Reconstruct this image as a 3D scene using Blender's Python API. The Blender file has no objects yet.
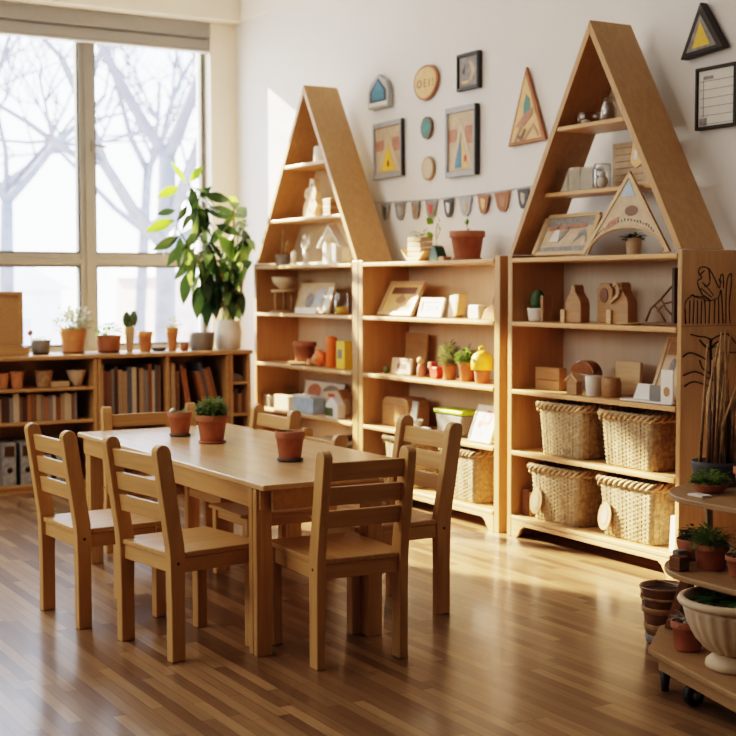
import bpy, math, random
from mathutils import Vector, Matrix
R = math.radians
rnd = random.Random(7)
sc = bpy.context.scene
col = sc.collection

# ------------------------------------------------------------------ materials
def _new(name):
    m = bpy.data.materials.new(name); m.use_nodes = True
    nt = m.node_tree; b = nt.nodes['Principled BSDF']
    return m, nt, b

def mat(name, c, rough=.6, var=.10, scale=14, metal=0, bump=0, coat=0, sub=0, emit=0):
    m, nt, b = _new(name)
    tc = nt.nodes.new('ShaderNodeTexCoord'); n = nt.nodes.new('ShaderNodeTexNoise')
    n.inputs['Scale'].default_value = scale; n.inputs['Detail'].default_value = 4
    nt.links.new(tc.outputs['Object'], n.inputs['Vector'])
    r = nt.nodes.new('ShaderNodeValToRGB')
    r.color_ramp.elements[0].position = .3; r.color_ramp.elements[1].position = .7
    r.color_ramp.elements[0].color = (*[max(0, x*(1-var)) for x in c], 1)
    r.color_ramp.elements[1].color = (*[min(1, x*(1+var)) for x in c], 1)
    nt.links.new(n.outputs['Fac'], r.inputs['Fac']); nt.links.new(r.outputs['Color'], b.inputs['Base Color'])
    b.inputs['Roughness'].default_value = rough; b.inputs['Metallic'].default_value = metal
    b.inputs['Coat Weight'].default_value = coat
    if bump:
        bm = nt.nodes.new('ShaderNodeBump'); bm.inputs['Strength'].default_value = bump; bm.inputs['Distance'].default_value = .002
        nt.links.new(n.outputs['Fac'], bm.inputs['Height']); nt.links.new(bm.outputs['Normal'], b.inputs['Normal'])
    return m

def wood(name, c, dark=.72, rough=.42, axis='X', sc_=1.0, coat=.12):
    """wood: long grain along one object axis"""
    m, nt, b = _new(name)
    tc = nt.nodes.new('ShaderNodeTexCoord'); mp = nt.nodes.new('ShaderNodeMapping')
    s = {'X': (1.2, 22, 22), 'Y': (22, 1.2, 22), 'Z': (22, 22, 1.2)}[axis]
    mp.inputs['Scale'].default_value = tuple(x*sc_ for x in s)
    n = nt.nodes.new('ShaderNodeTexNoise'); n.inputs['Scale'].default_value = 2.2; n.inputs['Detail'].default_value = 6; n.inputs['Distortion'].default_value = .8
    nt.links.new(tc.outputs['Object'], mp.inputs['Vector']); nt.links.new(mp.outputs['Vector'], n.inputs['Vector'])
    n2 = nt.nodes.new('ShaderNodeTexNoise'); n2.inputs['Scale'].default_value = 1.7
    nt.links.new(tc.outputs['Object'], n2.inputs['Vector'])
    r = nt.nodes.new('ShaderNodeValToRGB')
    r.color_ramp.elements[0].position = .28; r.color_ramp.elements[1].position = .68
    r.color_ramp.elements[0].color = (c[0]*dark, c[1]*dark*.95, c[2]*dark*.88, 1); r.color_ramp.elements[1].color = (*c, 1)
    nt.links.new(n.outputs['Fac'], r.inputs['Fac'])
    mx = nt.nodes.new('ShaderNodeMixRGB'); mx.blend_type = 'MULTIPLY'; mx.inputs['Fac'].default_value = .35
    nt.links.new(r.outputs['Color'], mx.inputs['Color1']); nt.links.new(n2.outputs['Fac'], mx.inputs['Color2'])
    nt.links.new(mx.outputs['Color'], b.inputs['Base Color'])
    b.inputs['Roughness'].default_value = rough; b.inputs['Coat Weight'].default_value = coat; b.inputs['Coat Roughness'].default_value = .25
    bm = nt.nodes.new('ShaderNodeBump'); bm.inputs['Strength'].default_value = .12; bm.inputs['Distance'].default_value = .002
    nt.links.new(n.outputs['Fac'], bm.inputs['Height']); nt.links.new(bm.outputs['Normal'], b.inputs['Normal'])
    return m

def leafmat(name, c, trans=.45, rough=.4):
    m, nt, b = _new(name)
    b.inputs['Base Color'].default_value = (*c, 1); b.inputs['Roughness'].default_value = rough
    tc = nt.nodes.new('ShaderNodeTexCoord'); n = nt.nodes.new('ShaderNodeTexNoise'); n.inputs['Scale'].default_value = 9
    nt.links.new(tc.outputs['Object'], n.inputs['Vector'])
    r = nt.nodes.new('ShaderNodeValToRGB'); r.color_ramp.elements[0].position = .3; r.color_ramp.elements[1].position = .7
    r.color_ramp.elements[0].color = (c[0]*.55, c[1]*.62, c[2]*.55, 1); r.color_ramp.elements[1].color = (min(1, c[0]*1.35), min(1, c[1]*1.3), c[2]*1.2, 1)
    nt.links.new(n.outputs['Fac'], r.inputs['Fac']); nt.links.new(r.outputs['Color'], b.inputs['Base Color'])
    t = nt.nodes.new('ShaderNodeBsdfTranslucent'); t.inputs['Color'].default_value = (min(1, c[0]*1.7+.02), min(1, c[1]*1.35+.02), c[2]*1.0, 1)
    mx = nt.nodes.new('ShaderNodeMixShader'); mx.inputs['Fac'].default_value = trans
    out = nt.nodes['Material Output']
    nt.links.new(b.outputs[0], mx.inputs[1]); nt.links.new(t.outputs[0], mx.inputs[2]); nt.links.new(mx.outputs[0], out.inputs['Surface'])
    return m

def glass(name, tint=(1, 1, 1), refl=.12):
    m, nt, b = _new(name)
    nt.nodes.remove(b)
    t = nt.nodes.new('ShaderNodeBsdfTransparent'); t.inputs['Color'].default_value = (*tint, 1)
    g = nt.nodes.new('ShaderNodeBsdfGlossy'); g.inputs['Roughness'].default_value = .03
    lw = nt.nodes.new('ShaderNodeLayerWeight'); lw.inputs['Blend'].default_value = refl
    mx = nt.nodes.new('ShaderNodeMixShader')
    nt.links.new(lw.outputs['Facing'], mx.inputs['Fac']); nt.links.new(t.outputs[0], mx.inputs[1]); nt.links.new(g.outputs[0], mx.inputs[2])
    nt.links.new(mx.outputs[0], nt.nodes['Material Output'].inputs['Surface'])
    return m

def parquet():
    m, nt, b = _new('parquet_strip_floor')
    tc = nt.nodes.new('ShaderNodeTexCoord')
    def brick(c1, c2, bias, off):
        br = nt.nodes.new('ShaderNodeTexBrick')
        br.inputs['Scale'].default_value = 1; br.inputs['Brick Width'].default_value = .46; br.inputs['Row Height'].default_value = .040
        br.inputs['Mortar Size'].default_value = .0011; br.inputs['Mortar Smooth'].default_value = .3; br.inputs['Bias'].default_value = bias
        br.offset = .37; br.offset_frequency = 3; br.squash = 1.35; br.squash_frequency = 2
        br.inputs['Color1'].default_value = c1; br.inputs['Color2'].default_value = c2; br.inputs['Mortar'].default_value = (.12, .06, .025, 1)
        mp = nt.nodes.new('ShaderNodeMapping'); mp.inputs['Location'].default_value = off
        nt.links.new(tc.outputs['Object'], mp.inputs['Vector']); nt.links.new(mp.outputs['Vector'], br.inputs['Vector'])
        return br
    br = brick((.17, .095, .05, 1), (.44, .285, .15, 1), -.15, (0, 0, 0))
    mp = nt.nodes.new('ShaderNodeMapping'); mp.inputs['Scale'].default_value = (1.4, 34, 1)
    n = nt.nodes.new('ShaderNodeTexNoise'); n.inputs['Scale'].default_value = 3; n.inputs['Detail'].default_value = 7; n.inputs['Distortion'].default_value = .5
    nt.links.new(tc.outputs['Object'], mp.inputs['Vector']); nt.links.new(mp.outputs['Vector'], n.inputs['Vector'])
    mx = nt.nodes.new('ShaderNodeMixRGB'); mx.blend_type = 'OVERLAY'; mx.inputs['Fac'].default_value = .35
    nt.links.new(br.outputs['Color'], mx.inputs['Color1']); nt.links.new(n.outputs['Fac'], mx.inputs['Color2'])
    nt.links.new(mx.outputs['Color'], b.inputs['Base Color'])
    b.inputs['Roughness'].default_value = .38
    b.inputs['Coat Weight'].default_value = .42; b.inputs['Coat Roughness'].default_value = .17
    bm = nt.nodes.new('ShaderNodeBump'); bm.inputs['Strength'].default_value = .25; bm.inputs['Distance'].default_value = .001
    nt.links.new(br.outputs['Fac'], bm.inputs['Height']); bm.invert = True
    nt.links.new(bm.outputs['Normal'], b.inputs['Normal'])
    return m

M = {}
M['table_top'] = wood('table_top_wood', (.86, .58, .32), .86, .24, 'X', .7, .45)
M['chairX'] = wood('chair_wood_x', (.76, .46, .20), .80, .4, 'X')
M['chairY'] = wood('chair_wood_y', (.76, .46, .20), .80, .4, 'Y')
M['chairZ'] = wood('chair_wood_z', (.76, .46, .20), .80, .4, 'Z')
M['shelfX'] = wood('shelf_wood_x', (.82, .52, .26), .86, .42, 'X')
M['shelfZ'] = wood('shelf_wood_z', (.69, .42, .20), .86, .45, 'Z')
M['back'] = wood('back_panel_wood', (.86, .71, .54), .95, .6, 'Z', .5, 0)
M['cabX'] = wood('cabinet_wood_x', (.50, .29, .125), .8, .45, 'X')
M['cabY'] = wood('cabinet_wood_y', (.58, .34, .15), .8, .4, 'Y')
M['cartX'] = wood('cart_wood', (.50, .32, .17), .8, .5, 'X')
M['light'] = wood('light_wood', (.80, .58, .35), .86, .5, 'X', 2, 0)
M['mid'] = wood('mid_wood', (.56, .33, .16), .78, .5, 'X', 2, 0)
M['brown'] = wood('brown_wood', (.26, .12, .055), .7, .5, 'X', 2, 0)
M['darkbrown'] = wood('dark_wood', (.10, .048, .024), .7, .5, 'Z', 2, 0)
M['wall'] = mat('painted_wall', (.81, .80, .785), .85, .012, 2)
M['dimwall'] = mat('darkened_unseen_wall', (.36, .32, .27), .85, .03, 2)  # unseen walls, coloured dark to cut bounced light
M['cream'] = mat('cream_paint', (.86, .80, .70), .8, .012, 2)
M['ceil'] = mat('ceiling_paint', (.86, .83, .78), .9, .01, 2)
M['frame'] = mat('window_frame_metal', (.30, .29, .265), .45, .05, 5)
M['gasket'] = mat('dark_gasket', (.05, .055, .05), .5)
M['blind'] = mat('blind_fabric', (.33, .32, .30), .8, .04, 60)
M['blindhem'] = mat('blind_hem', (.62, .60, .56), .6)
M['terra'] = mat('terracotta', (.42, .165, .09), .75, .14, 22, bump=.2)
M['terra2'] = mat('pale_terracotta', (.62, .29, .13), .75, .14, 22, bump=.2)
M['soil'] = mat('soil', (.035, .022, .014), .95, .5, 60, bump=1)
M['gray'] = mat('gray_clay', (.25, .235, .225), .75, .1, 20)
M['darkgray'] = mat('dark_gray_clay', (.085, .088, .095), .65, .15, 20)
M['white'] = mat('white_ceramic', (.82, .79, .74), .45, .03, 10)
M['black'] = mat('black_paint', (.012, .011, .011), .5)
M['ivory'] = mat('ivory_clay', (.66, .52, .37), .6, .06, 12)
M['orange'] = mat('orange_paint', (.86, .20, .035), .45, .06)
M['red'] = mat('red_paint', (.62, .07, .035), .5, .1)
M['yellow'] = mat('yellow_paint', (.86, .58, .09), .5, .06)
M['lime'] = mat('lime_plastic', (.42, .58, .04), .4, .06)
M['blue'] = mat('blue_print', (.10, .26, .36), .6, .15, 30)
M['paleblue'] = mat('pale_blue_card', (.42, .55, .66), .6, .15, 20)
M['teal'] = mat('teal_print', (.10, .25, .22), .6, .15, 30)
M['paper'] = mat('white_paper', (.80, .79, .76), .7, .03, 20)
M['print'] = mat('beige_print', (.60, .47, .34), .7, .14, 25)
M['printgray'] = mat('gray_print', (.30, .29, .28), .7, .3, 40)
M['printpink'] = mat('faded_red_print', (.50, .25, .18), .7, .2, 30)
M['rust'] = mat('rust_frame', (.40, .16, .075), .6, .1)
M['framegray'] = mat('gray_frame', (.40, .41, .41), .5, .1)
M['framedark'] = mat('dark_frame', (.035, .032, .03), .5, .1)
M['tan'] = mat('tan_print', (.76, .50, .24), .6, .1, 20)
M['back3'] = wood('pale_back_panel', (.80, .72, .63), .96, .65, 'Z', .5, 0)
M['wicker'] = mat('wicker', (.44, .33, .20), .7, .32, 60, bump=.3)
M['wicker2'] = mat('wicker_rim', (.44, .33, .20), .7, .35, 60, bump=.3)
M['glass'] = glass('window_glass', (.97, .99, 1), .08)
M['clear'] = glass('clear_glass', (.93, .94, .94), .35)
M['leaf'] = leafmat('leaf_green', (.17, .29, .10))
M['leafdark'] = leafmat('leaf_dark', (.03, .075, .03), .2, .3)
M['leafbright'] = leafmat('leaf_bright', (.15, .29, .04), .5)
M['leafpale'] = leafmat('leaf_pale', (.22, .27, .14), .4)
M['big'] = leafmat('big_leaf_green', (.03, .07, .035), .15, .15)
M['flower'] = mat('white_petals', (.80, .80, .70), .6, .04)
M['stem'] = mat('plant_stem', (.30, .30, .10), .6, .2)
M['cactus'] = mat('cactus_skin', (.07, .13, .06), .6, .25, 40, bump=.4)
M['bark'] = mat('bark', (.16, .16, .19), .9, .15, 6)
M['brickfar'] = mat('far_pale_brick', (.62, .47, .42), .9, .15, 3)
M['farwhite'] = mat('far_white_render', (.75, .75, .78), .9, .1, 2)
M['fargray'] = mat('far_gray_window', (.50, .55, .62), .6, .1, 2)
M['groundout'] = mat('bright_ground', (.62, .60, .58), .95, .1, 1)  # outdoor ground kept bright to bounce light up at the trees
M['steel'] = mat('tin', (.45, .44, .42), .35, .1, 10, metal=.7)
M['amber'] = mat('amber_jar', (.22, .09, .035), .25, .3, 18, coat=.5)
M['stick'] = mat('dry_stick', (.42, .27, .14), .8, .3, 40)
M['floor'] = parquet()

# ------------------------------------------------------------------ mesh builder
class MB:
    def __init__(s): s.v = []; s.f = []; s.sm = []
    def add(s, vs, fs, smooth=False, mtx=None):
        b = len(s.v)
        s.v += [tuple(mtx @ Vector(p)) if mtx else tuple(p) for p in vs]
        s.f += [tuple(b+i for i in f) for f in fs]; s.sm += [smooth]*len(fs); return s
    def box(s, x0, x1, y0, y1, z0, z1, mtx=None):
        return s.add([(x0, y0, z0), (x1, y0, z0), (x1, y1, z0), (x0, y1, z0), (x0, y0, z1), (x1, y0, z1), (x1, y1, z1), (x0, y1, z1)],
              [(0, 3, 2, 1), (4, 5, 6, 7), (0, 1, 5, 4), (1, 2, 6, 5), (2, 3, 7, 6), (3, 0, 4, 7)], mtx=mtx)
    def prism(s, poly, a0, a1, axis='Y', mtx=None, smooth=False):
        """polygon in the plane square to axis, extruded from a0 to a1. X: poly=(y,z), Y: (x,z), Z: (x,y)"""
        def P(p, a): return {'X': (a, p[0], p[1]), 'Y': (p[0], a, p[1]), 'Z': (p[0], p[1], a)}[axis]
        n = len(poly)
        vs = [P(p, a0) for p in poly]+[P(p, a1) for p in poly]
        fs = [tuple(range(n))[::-1], tuple(range(n, 2*n))]+[(i, (i+1) % n, n+(i+1) % n, n+i) for i in range(n)]
        return s.add(vs, fs, smooth, mtx)
    def tube(s, pts, r, n=8, cap=True, mtx=None, closed=False):
        pts = [Vector(p) for p in pts]; k = len(pts)
        rr = r if isinstance(r, (list, tuple)) else [r]*k
        vs = []; up = Vector((0, 0, 1))
        for i, p in enumerate(pts):
            if closed: d = pts[(i+1) % k]-pts[i-1]
            else: d = pts[min(i+1, k-1)]-pts[max(i-1, 0)]
            d = d.normalized() if d.length > 1e-9 else Vector((0, 0, 1))
            a = d.cross(up)
            if a.length < 1e-3: a = d.cross(Vector((1, 0, 0)))
            a.normalize(); b = d.cross(a)
            for j in range(n):
                t = 2*math.pi*j/n; vs.append(p+rr[i]*(math.cos(t)*a+math.sin(t)*b))
        fs = []
        for i in range(k if closed else k-1):
            for j in range(n):
                i2 = (i+1) % k; fs.append((i*n+j, i*n+(j+1) % n, i2*n+(j+1) % n, i2*n+j))
        if cap and not closed: fs += [tuple(range(n))[::-1], tuple(range((k-1)*n, k*n))]
        return s.add(vs, fs, True, mtx)
    def lathe(s, prof, n=28, c=(0, 0, 0), sx=1, sy=1, flute=0, nf=16, mtx=None):
        """prof: (r,z) bottom to top; r 0 closes"""
        vs = []; fs = []; k = len(prof)
        for (r, z) in prof:
            for j in range(n):
                t = 2*math.pi*j/n; q = r*(1+flute*math.cos(nf*t)) if flute else r
                vs.append((c[0]+q*math.cos(t)*sx, c[1]+q*math.sin(t)*sy, c[2]+z))
        for i in range(k-1):
            for j in range(n): fs.append((i*n+j, i*n+(j+1) % n, (i+1)*n+(j+1) % n, (i+1)*n+j))
        fs += [tuple(range(n))[::-1], tuple(range((k-1)*n, k*n))]
        return s.add(vs, fs, True, mtx)
    def ball(s, c, r, n=12, m=8, mtx=None):
        r = r if isinstance(r, (tuple, list)) else (r, r, r)
        prof = [(math.sin(math.pi*i/m), -math.cos(math.pi*i/m)) for i in range(m+1)]
        vs = [(c[0]+r[0]*max(p, 1e-4)*math.cos(2*math.pi*j/n), c[1]+r[1]*max(p, 1e-4)*math.sin(2*math.pi*j/n), c[2]+r[2]*z) for p, z in prof for j in range(n)]
        fs = [(i*n+j, i*n+(j+1) % n, (i+1)*n+(j+1) % n, (i+1)*n+j) for i in range(m) for j in range(n)]
        return s.add(vs, fs, True, mtx)
    def leaf(s, p, d, L, w, droop=.2, nrm=None):
        """one curved leaf blade, six cross-sections"""
        p = Vector(p); d = Vector(d).normalized(); up = Vector(nrm) if nrm else Vector((0, 0, 1))
        a = d.cross(up)
        if a.length < 1e-3: a = Vector((1, 0, 0))
        a.normalize(); u = a.cross(d)
        vs = []; prof = [0.02, .62, 1, .92, .55, .02]
        for i, q in enumerate(prof):
            t = i/(len(prof)-1); c = p+d*L*t+u*(-droop*L*t*t)
            vs += [c-a*w*.5*q+u*w*.12*q, c, c+a*w*.5*q+u*w*.12*q]
        fs = []
        for i in range(len(prof)-1):
            k = i*3; fs += [(k, k+1, k+4, k+3), (k+1, k+2, k+5, k+4)]
        return s.add(vs, fs, True)
    def build(s, name, m, parent=None, bevel=0, seg=2, loc=None, rot=None):
        me = bpy.data.meshes.new(name); me.from_pydata(s.v, [], s.f); me.update()
        if s.sm and any(s.sm): me.polygons.foreach_set('use_smooth', s.sm)
        me.materials.append(m if not isinstance(m, str) else M[m])
        o = bpy.data.objects.new(name, me); col.objects.link(o)
        if parent: o.parent = parent
        if loc: o.location = loc
        if rot: o.rotation_euler = rot
        if bevel:
            bv = o.modifiers.new('edge', 'BEVEL'); bv.width = bevel; bv.segments = seg; bv.limit_method = 'ANGLE'; bv.angle_limit = R(50)
        return o

def tag(o, label, cat, group=None, kind=None):
    if label: o['label'] = label
    if cat: o['category'] = cat
    if group: o['group'] = group
    if kind: o['kind'] = kind
    return o
def thing(name, loc, label, cat, group=None, rz=0):
    o = bpy.data.objects.new(name, None); col.objects.link(o); o.empty_display_size = .05
    o.location = loc; o.rotation_euler = (0, 0, rz)
    return tag(o, label, cat, group)
def struct(name, mb, m, bevel=0):
    return tag(mb.build(name, m, bevel=bevel), None, None, kind='structure')
def copy_thing(root, loc, rz, label, group=None, scale=None):
    r = root.copy(); col.objects.link(r); r.location = loc; r.rotation_euler = (0, 0, rz); r['label'] = label
    if group: r['group'] = group
    if scale: r.scale = scale
    for ch in [o for o in col.objects if o.parent == root]:
        c = ch.copy(); col.objects.link(c); c.parent = r
        for g in [o for o in col.objects if o.parent == ch]:
            d = g.copy(); col.objects.link(d); d.parent = c
    return r

# ------------------------------------------------------------------ camera
f_px, yaw, pitch, roll = 1349.84, .53081, .06059, -.00221
fw = Vector((-math.cos(yaw), math.sin(yaw), 0)); rt = Vector((math.sin(yaw), math.cos(yaw), 0)); up = Vector((0, 0, 1))
F = fw*math.cos(pitch)-up*math.sin(pitch); U = up*math.cos(pitch)+fw*math.sin(pitch)
R2 = rt*math.cos(roll)+U*math.sin(roll); U2 = U*math.cos(roll)-rt*math.sin(roll)
cd = bpy.data.cameras.new('camera'); cam = bpy.data.objects.new('camera', cd); col.objects.link(cam)
mw = Matrix((R2, U2, -F)).transposed().to_4x4(); mw.translation = Vector((8.9174, -4.1375, 1.2)); cam.matrix_world = mw
cd.sensor_width = 36; cd.lens = f_px/736*36; cd.clip_start = .05; cd.clip_end = 300
cd.dof.use_dof = True; cd.dof.focus_distance = 4.55; cd.dof.aperture_fstop = 3.6
sc.camera = cam

# ------------------------------------------------------------------ room shell
XW = -.07            # inner face of the window wall
YW = .035            # inner face of the shelf wall
WY0, WY1, WZ0, WZ1 = -2.75, -.165, .72, 3.07      # window opening
XM, YM, ZC = 10.4, -6.4, 3.55
struct('floor', MB().box(XW-.3, XM+.1, YM-.1, YW+.2, -.1, 0), 'floor')
struct('ceiling', MB().box(XW-.3, XM+.1, YM-.1, YW+.2, ZC, ZC+.1), 'ceil')
struct('wall_right', MB().box(XW-.3, XM+.1, YW, YW+.15, 0, ZC), 'wall')
w = MB()
w.box(XW-.25, XW, WY1, YW, 0, ZC); w.box(XW-.25, XW, WY0, WY1, 0, WZ0); w.box(XW-.25, XW, WY0, WY1, WZ1, ZC)
w.box(XW-.25, XW, YM, WY0, 0, ZC)  # out-of-view solid wall; its edge is set to cut off the sun
struct('wall_window', w, 'cream')
struct('wall_left', MB().box(XW-.3, XM+.1, YM-.1, YM, 0, ZC), 'dimwall')
struct('wall_back', MB().box(XM, XM+.1, YM, YW, 0, ZC), 'dimwall')
struct('trim_1', MB().box(XW, XW+.15, YM, YW, 3.075, ZC), 'cream', .004)      # soffit over the window
struct('trim_2', MB().box(XW+.15, XM, YW-.03, YW, 3.075, ZC), 'ceil', .004)   # shallow band over the shelf wall
struct('baseboard_right', MB().box(XW, XM, YW-.014, YW, 0, .08), 'cream', .003)
struct('baseboard_window', MB().box(XW, XW+.014, YM, YW-.014, 0, .08), 'cream', .003)

# window: frame, mullions, rail, panes, gaskets, handle
wr = bpy.data.objects.new('window_1', None); col.objects.link(wr); wr['kind'] = 'structure'
XF0, XF1 = XW-.17, XW-.10
fr = MB(); e = .0005
fr.box(XF0, XF1, WY1-.022, WY1-e, WZ0+e, WZ1-e); fr.box(XF0, XF1, WY0+e, WY0+.06, WZ0+e, WZ1-e)
fr.box(XF0, XF1, WY0+.06, WY1-.022, WZ0+e, WZ0+.07); fr.box(XF0, XF1, WY0+.06, WY1-.022, WZ1-.05, WZ1-e)
fr.build('window_frame', 'frame', wr, .004)
ml = MB()
for yc in (-1.055, -1.92): ml.box(XF0-.005, XF1+.02, yc-.056, yc+.056, WZ0+.06, WZ1-.04); ml.box(XF1+.02, XF1+.03, yc-.02, yc+.05, WZ0+.06, WZ1-.04)
ml.build('window_mullion', 'frame', wr, .004)
rl = MB(); rl.box(XF0, XF1+.012, WY0+.05, WY1-.02, 1.345, 1.43); rl.box(XF1+.012, XF1+.022, WY0+.05, WY1-.02, 1.355, 1.395)
rl.build('window_rail', 'frame', wr, .004)
gk = MB()
for (a, b) in ((WY0+.06, -1.976), (-1.864, -1.111), (-.999, WY1-.022)):
    for (c, d) in ((WZ0+.07, 1.345), (1.43, WZ1-.05)):
        t = .012; x0, x1 = XF0+.02, XF1+.006
        gk.box(x0, x1, a, a+t, c, d); gk.box(x0, x1, b-t, b, c, d); gk.box(x0, x1, a, b, c, c+t); gk.box(x0, x1, a, b, d-t, d)
gk.build('window_gasket', 'gasket', wr)
gl = MB(); gl.box(XF0+.03, XF0+.034, WY0+.05, WY1-.02, WZ0+.06, WZ1-.04); gl.build('window_pane', 'glass', wr)
hd = MB(); hd.box(XF1+.03, XF1+.04, -1.03, -1.0, 2.13, 2.21); hd.tube([(XF1+.05, -1.015, 2.175), (XF1+.06, -.99, 2.17), (XF1+.06, -.93, 2.165)], .009)
hd.build('window_handle', 'frame', wr, .002)
struct('trim_3', MB().box(XW-.20, XW+.02, WY0-.02, WY1-.001, WZ0-.03, WZ0-.001), 'cream', .004)   # low inner sill
bl = thing('roller_blind', (XW-.04, (WY0+WY1)/2, 2.868), 'rolled-up taupe roller blind along the top of the window', 'blind')
hw = (WY1-WY0)/2-.004
MB().box(-.03, .055, -hw, hw, .10, .205).build('cassette', 'blind', bl, .006)
MB().box(-.04, .032, -hw, hw, .012, .095).build('fabric_roll', 'blind', bl, .012)
MB().box(-.042, .034, -hw, hw, 0, .011).build('hem_bar', 'blindhem', bl, .002)

# ------------------------------------------------------------------ outdoors
tag(MB().box(-60, XW-.4, -25, 40, -1.6, -1.5).build('ground_outside', 'groundout'), None, None, kind='structure')
def branch(mb, p, d, L, r, depth):
    pts = [p]; rs = [r]; q = Vector(p); dd = Vector(d).normalized()
    k = 4
    for i in range(k):
        dd = (dd+Vector((rnd.uniform(-.16, .16), rnd.uniform(-.22, .22), rnd.uniform(-.06, .16)))).normalized()
        q = q+dd*L/k; pts.append(tuple(q)); rs.append(r*(1-.5*(i+1)/k))
    mb.tube(pts, rs, 6, cap=False)
    if depth > 0:
        for i in range(rnd.choice((3, 4))):
            t = rnd.randint(2, k); a = rnd.choice((-1, 1))*rnd.uniform(.35, .95)
            nd = Vector((dd.x+rnd.uniform(-.4, .4), dd.y*math.cos(a)-dd.z*math.sin(a), dd.y*math.sin(a)+dd.z*math.cos(a)))
            branch(mb, pts[t], nd, L*rnd.uniform(.6, .82), rs[t]*.72, depth-1)
def tree(loc, h, r, label, lean=0, seed=1, limbs=4):
    global rnd
    rnd = random.Random(seed)
    t = thing('bare_tree', loc, label, 'tree', 'bare winter trees outside the window')
    mb = MB(); top = (0, lean, h)
    mb.tube([(0, 0, 0), (0, lean*.3, h*.4), (0, lean*.7, h*.75), top], [r*1.2, r, r*.9, r*.8], 8)
    mb.build('trunk', 'bark', t)
    br = MB()
    for i in range(limbs):
        a = -1.0+2.0*i/(limbs-1); branch(br, (0, lean*(.7+.3*(i % 2)), h*(.75+.25*(i % 2))), (rnd.uniform(-.2, .3), math.sin(a), math.cos(a)), h*.62, r*.6, 3)
    br.build('branches', 'bark', t)
tree((-6, 1.80, -1.5), 4.2, .14, 'thick bare tree seen through the right window pane', .1, 5, 5)
tree((-12, 1.62, -1.5), 4.0, .13, 'slender forked bare tree seen through the left window pane', .05, 11, 4)
tree((-19, 6.4, -1.5), 5.2, .14, 'far bare tree between the two nearer ones, seen through the window', .3, 21, 5)
tree((-27, 5.2, -1.5), 6.6, .17, 'far bare tree at the edge of the left window pane', -.2, 33, 5)
def house(loc, w_, d_, h_, m, label, rows):
    t = thing('distant_house', loc, label, 'building', 'blurred buildings outside the window')
    MB().box(0, d_, 0, w_, 0, h_).build('house_wall', m, t)
    MB().prism([(-.3, h_), (w_+.3, h_), (w_/2, h_+1.3)], -.2, d_+.2, 'X').build('roof', 'farwhite', t)
    for k in range(rows):
        for i in range(int(w_/1.6)):
            MB().box(d_, d_+.03, .6+i*1.6, 1.4+i*1.6, .7+k*1.5, 1.7+k*1.5).build('house_window', 'fargray', t)
house((-38, 5.2, -1.5), 4.0, 5, 2.6, 'farwhite', 'low white house blurred beyond the lower left pane', 1)
house((-34, 11.4, -1.5), 3.6, 5, 3.0, 'brickfar', 'pinkish brick house blurred beyond the lower right pane', 1)
house((-42, 18.6, -1.5), 7.0, 5, 4.0, 'farwhite', 'pale block blurred at the right end of the window view', 2)
rnd = random.Random(7)

# ------------------------------------------------------------------ lights
sun = bpy.data.lights.new('sun', 'SUN'); so = bpy.data.objects.new('sun', sun); col.objects.link(so)
sd = Vector((1, .38, -.50)).normalized(); so.rotation_euler = sd.to_track_quat('-Z', 'Y').to_euler(); so.location = (-5, -2, 5)
sun.energy = 26; sun.color = (1, .80, .55); sun.angle = R(1.2)
wd = bpy.data.worlds.new('sky'); sc.world = wd; wd.use_nodes = True
nt = wd.node_tree; bg = nt.nodes['Background']
tc = nt.nodes.new('ShaderNodeTexCoord'); sp = nt.nodes.new('ShaderNodeSeparateXYZ'); rp = nt.nodes.new('ShaderNodeValToRGB')
nt.links.new(tc.outputs['Generated'], sp.inputs[0]); nt.links.new(sp.outputs['Z'], rp.inputs[0]); nt.links.new(rp.outputs[0], bg.inputs[0])
rp.color_ramp.elements[0].position = 0; rp.color_ramp.elements[0].color = (.86, .88, .92, 1)
rp.color_ramp.elements[1].position = .5; rp.color_ramp.elements[1].color = (.66, .80, 1, 1)
bg.inputs[1].default_value = 5.5
def area(name, loc, tgt, sx, sy, e_, c):
    l = bpy.data.lights.new(name, 'AREA'); l.shape = 'RECTANGLE'; l.size = sx; l.size_y = sy; l.energy = e_; l.color = c
    o = bpy.data.objects.new(name, l); col.objects.link(o); o.location = loc
    o.rotation_euler = (Vector(tgt)-Vector(loc)).to_track_quat('-Z', 'Y').to_euler(); return o
pt = area('window_portal', (XW-.28, (WY0+WY1)/2, (WZ0+WZ1)/2), (5, (WY0+WY1)/2, (WZ0+WZ1)/2), WY1-WY0, WZ1-WZ0, 1, (1, 1, 1))
pt.data.cycles.is_portal = True
area('ceiling_fill', (2.6, -3.2, 3.5), (2.6, -2.6, 0), 3.5, 2.5, 55, (1, .94, .86))  # added fill lamp under the ceiling, not a fitting of the room
area('side_fill', (3.2, -6.3, 2.0), (3.2, -.5, .8), 4.5, 1.8, 85, (1, .93, .84))  # added fill lamp by the left wall; no window there
sc.view_settings.view_transform = 'Filmic'; sc.view_settings.look = 'High Contrast'; sc.view_settings.exposure = .34
try: sc.cycles.use_denoising = True
except Exception: pass
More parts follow.
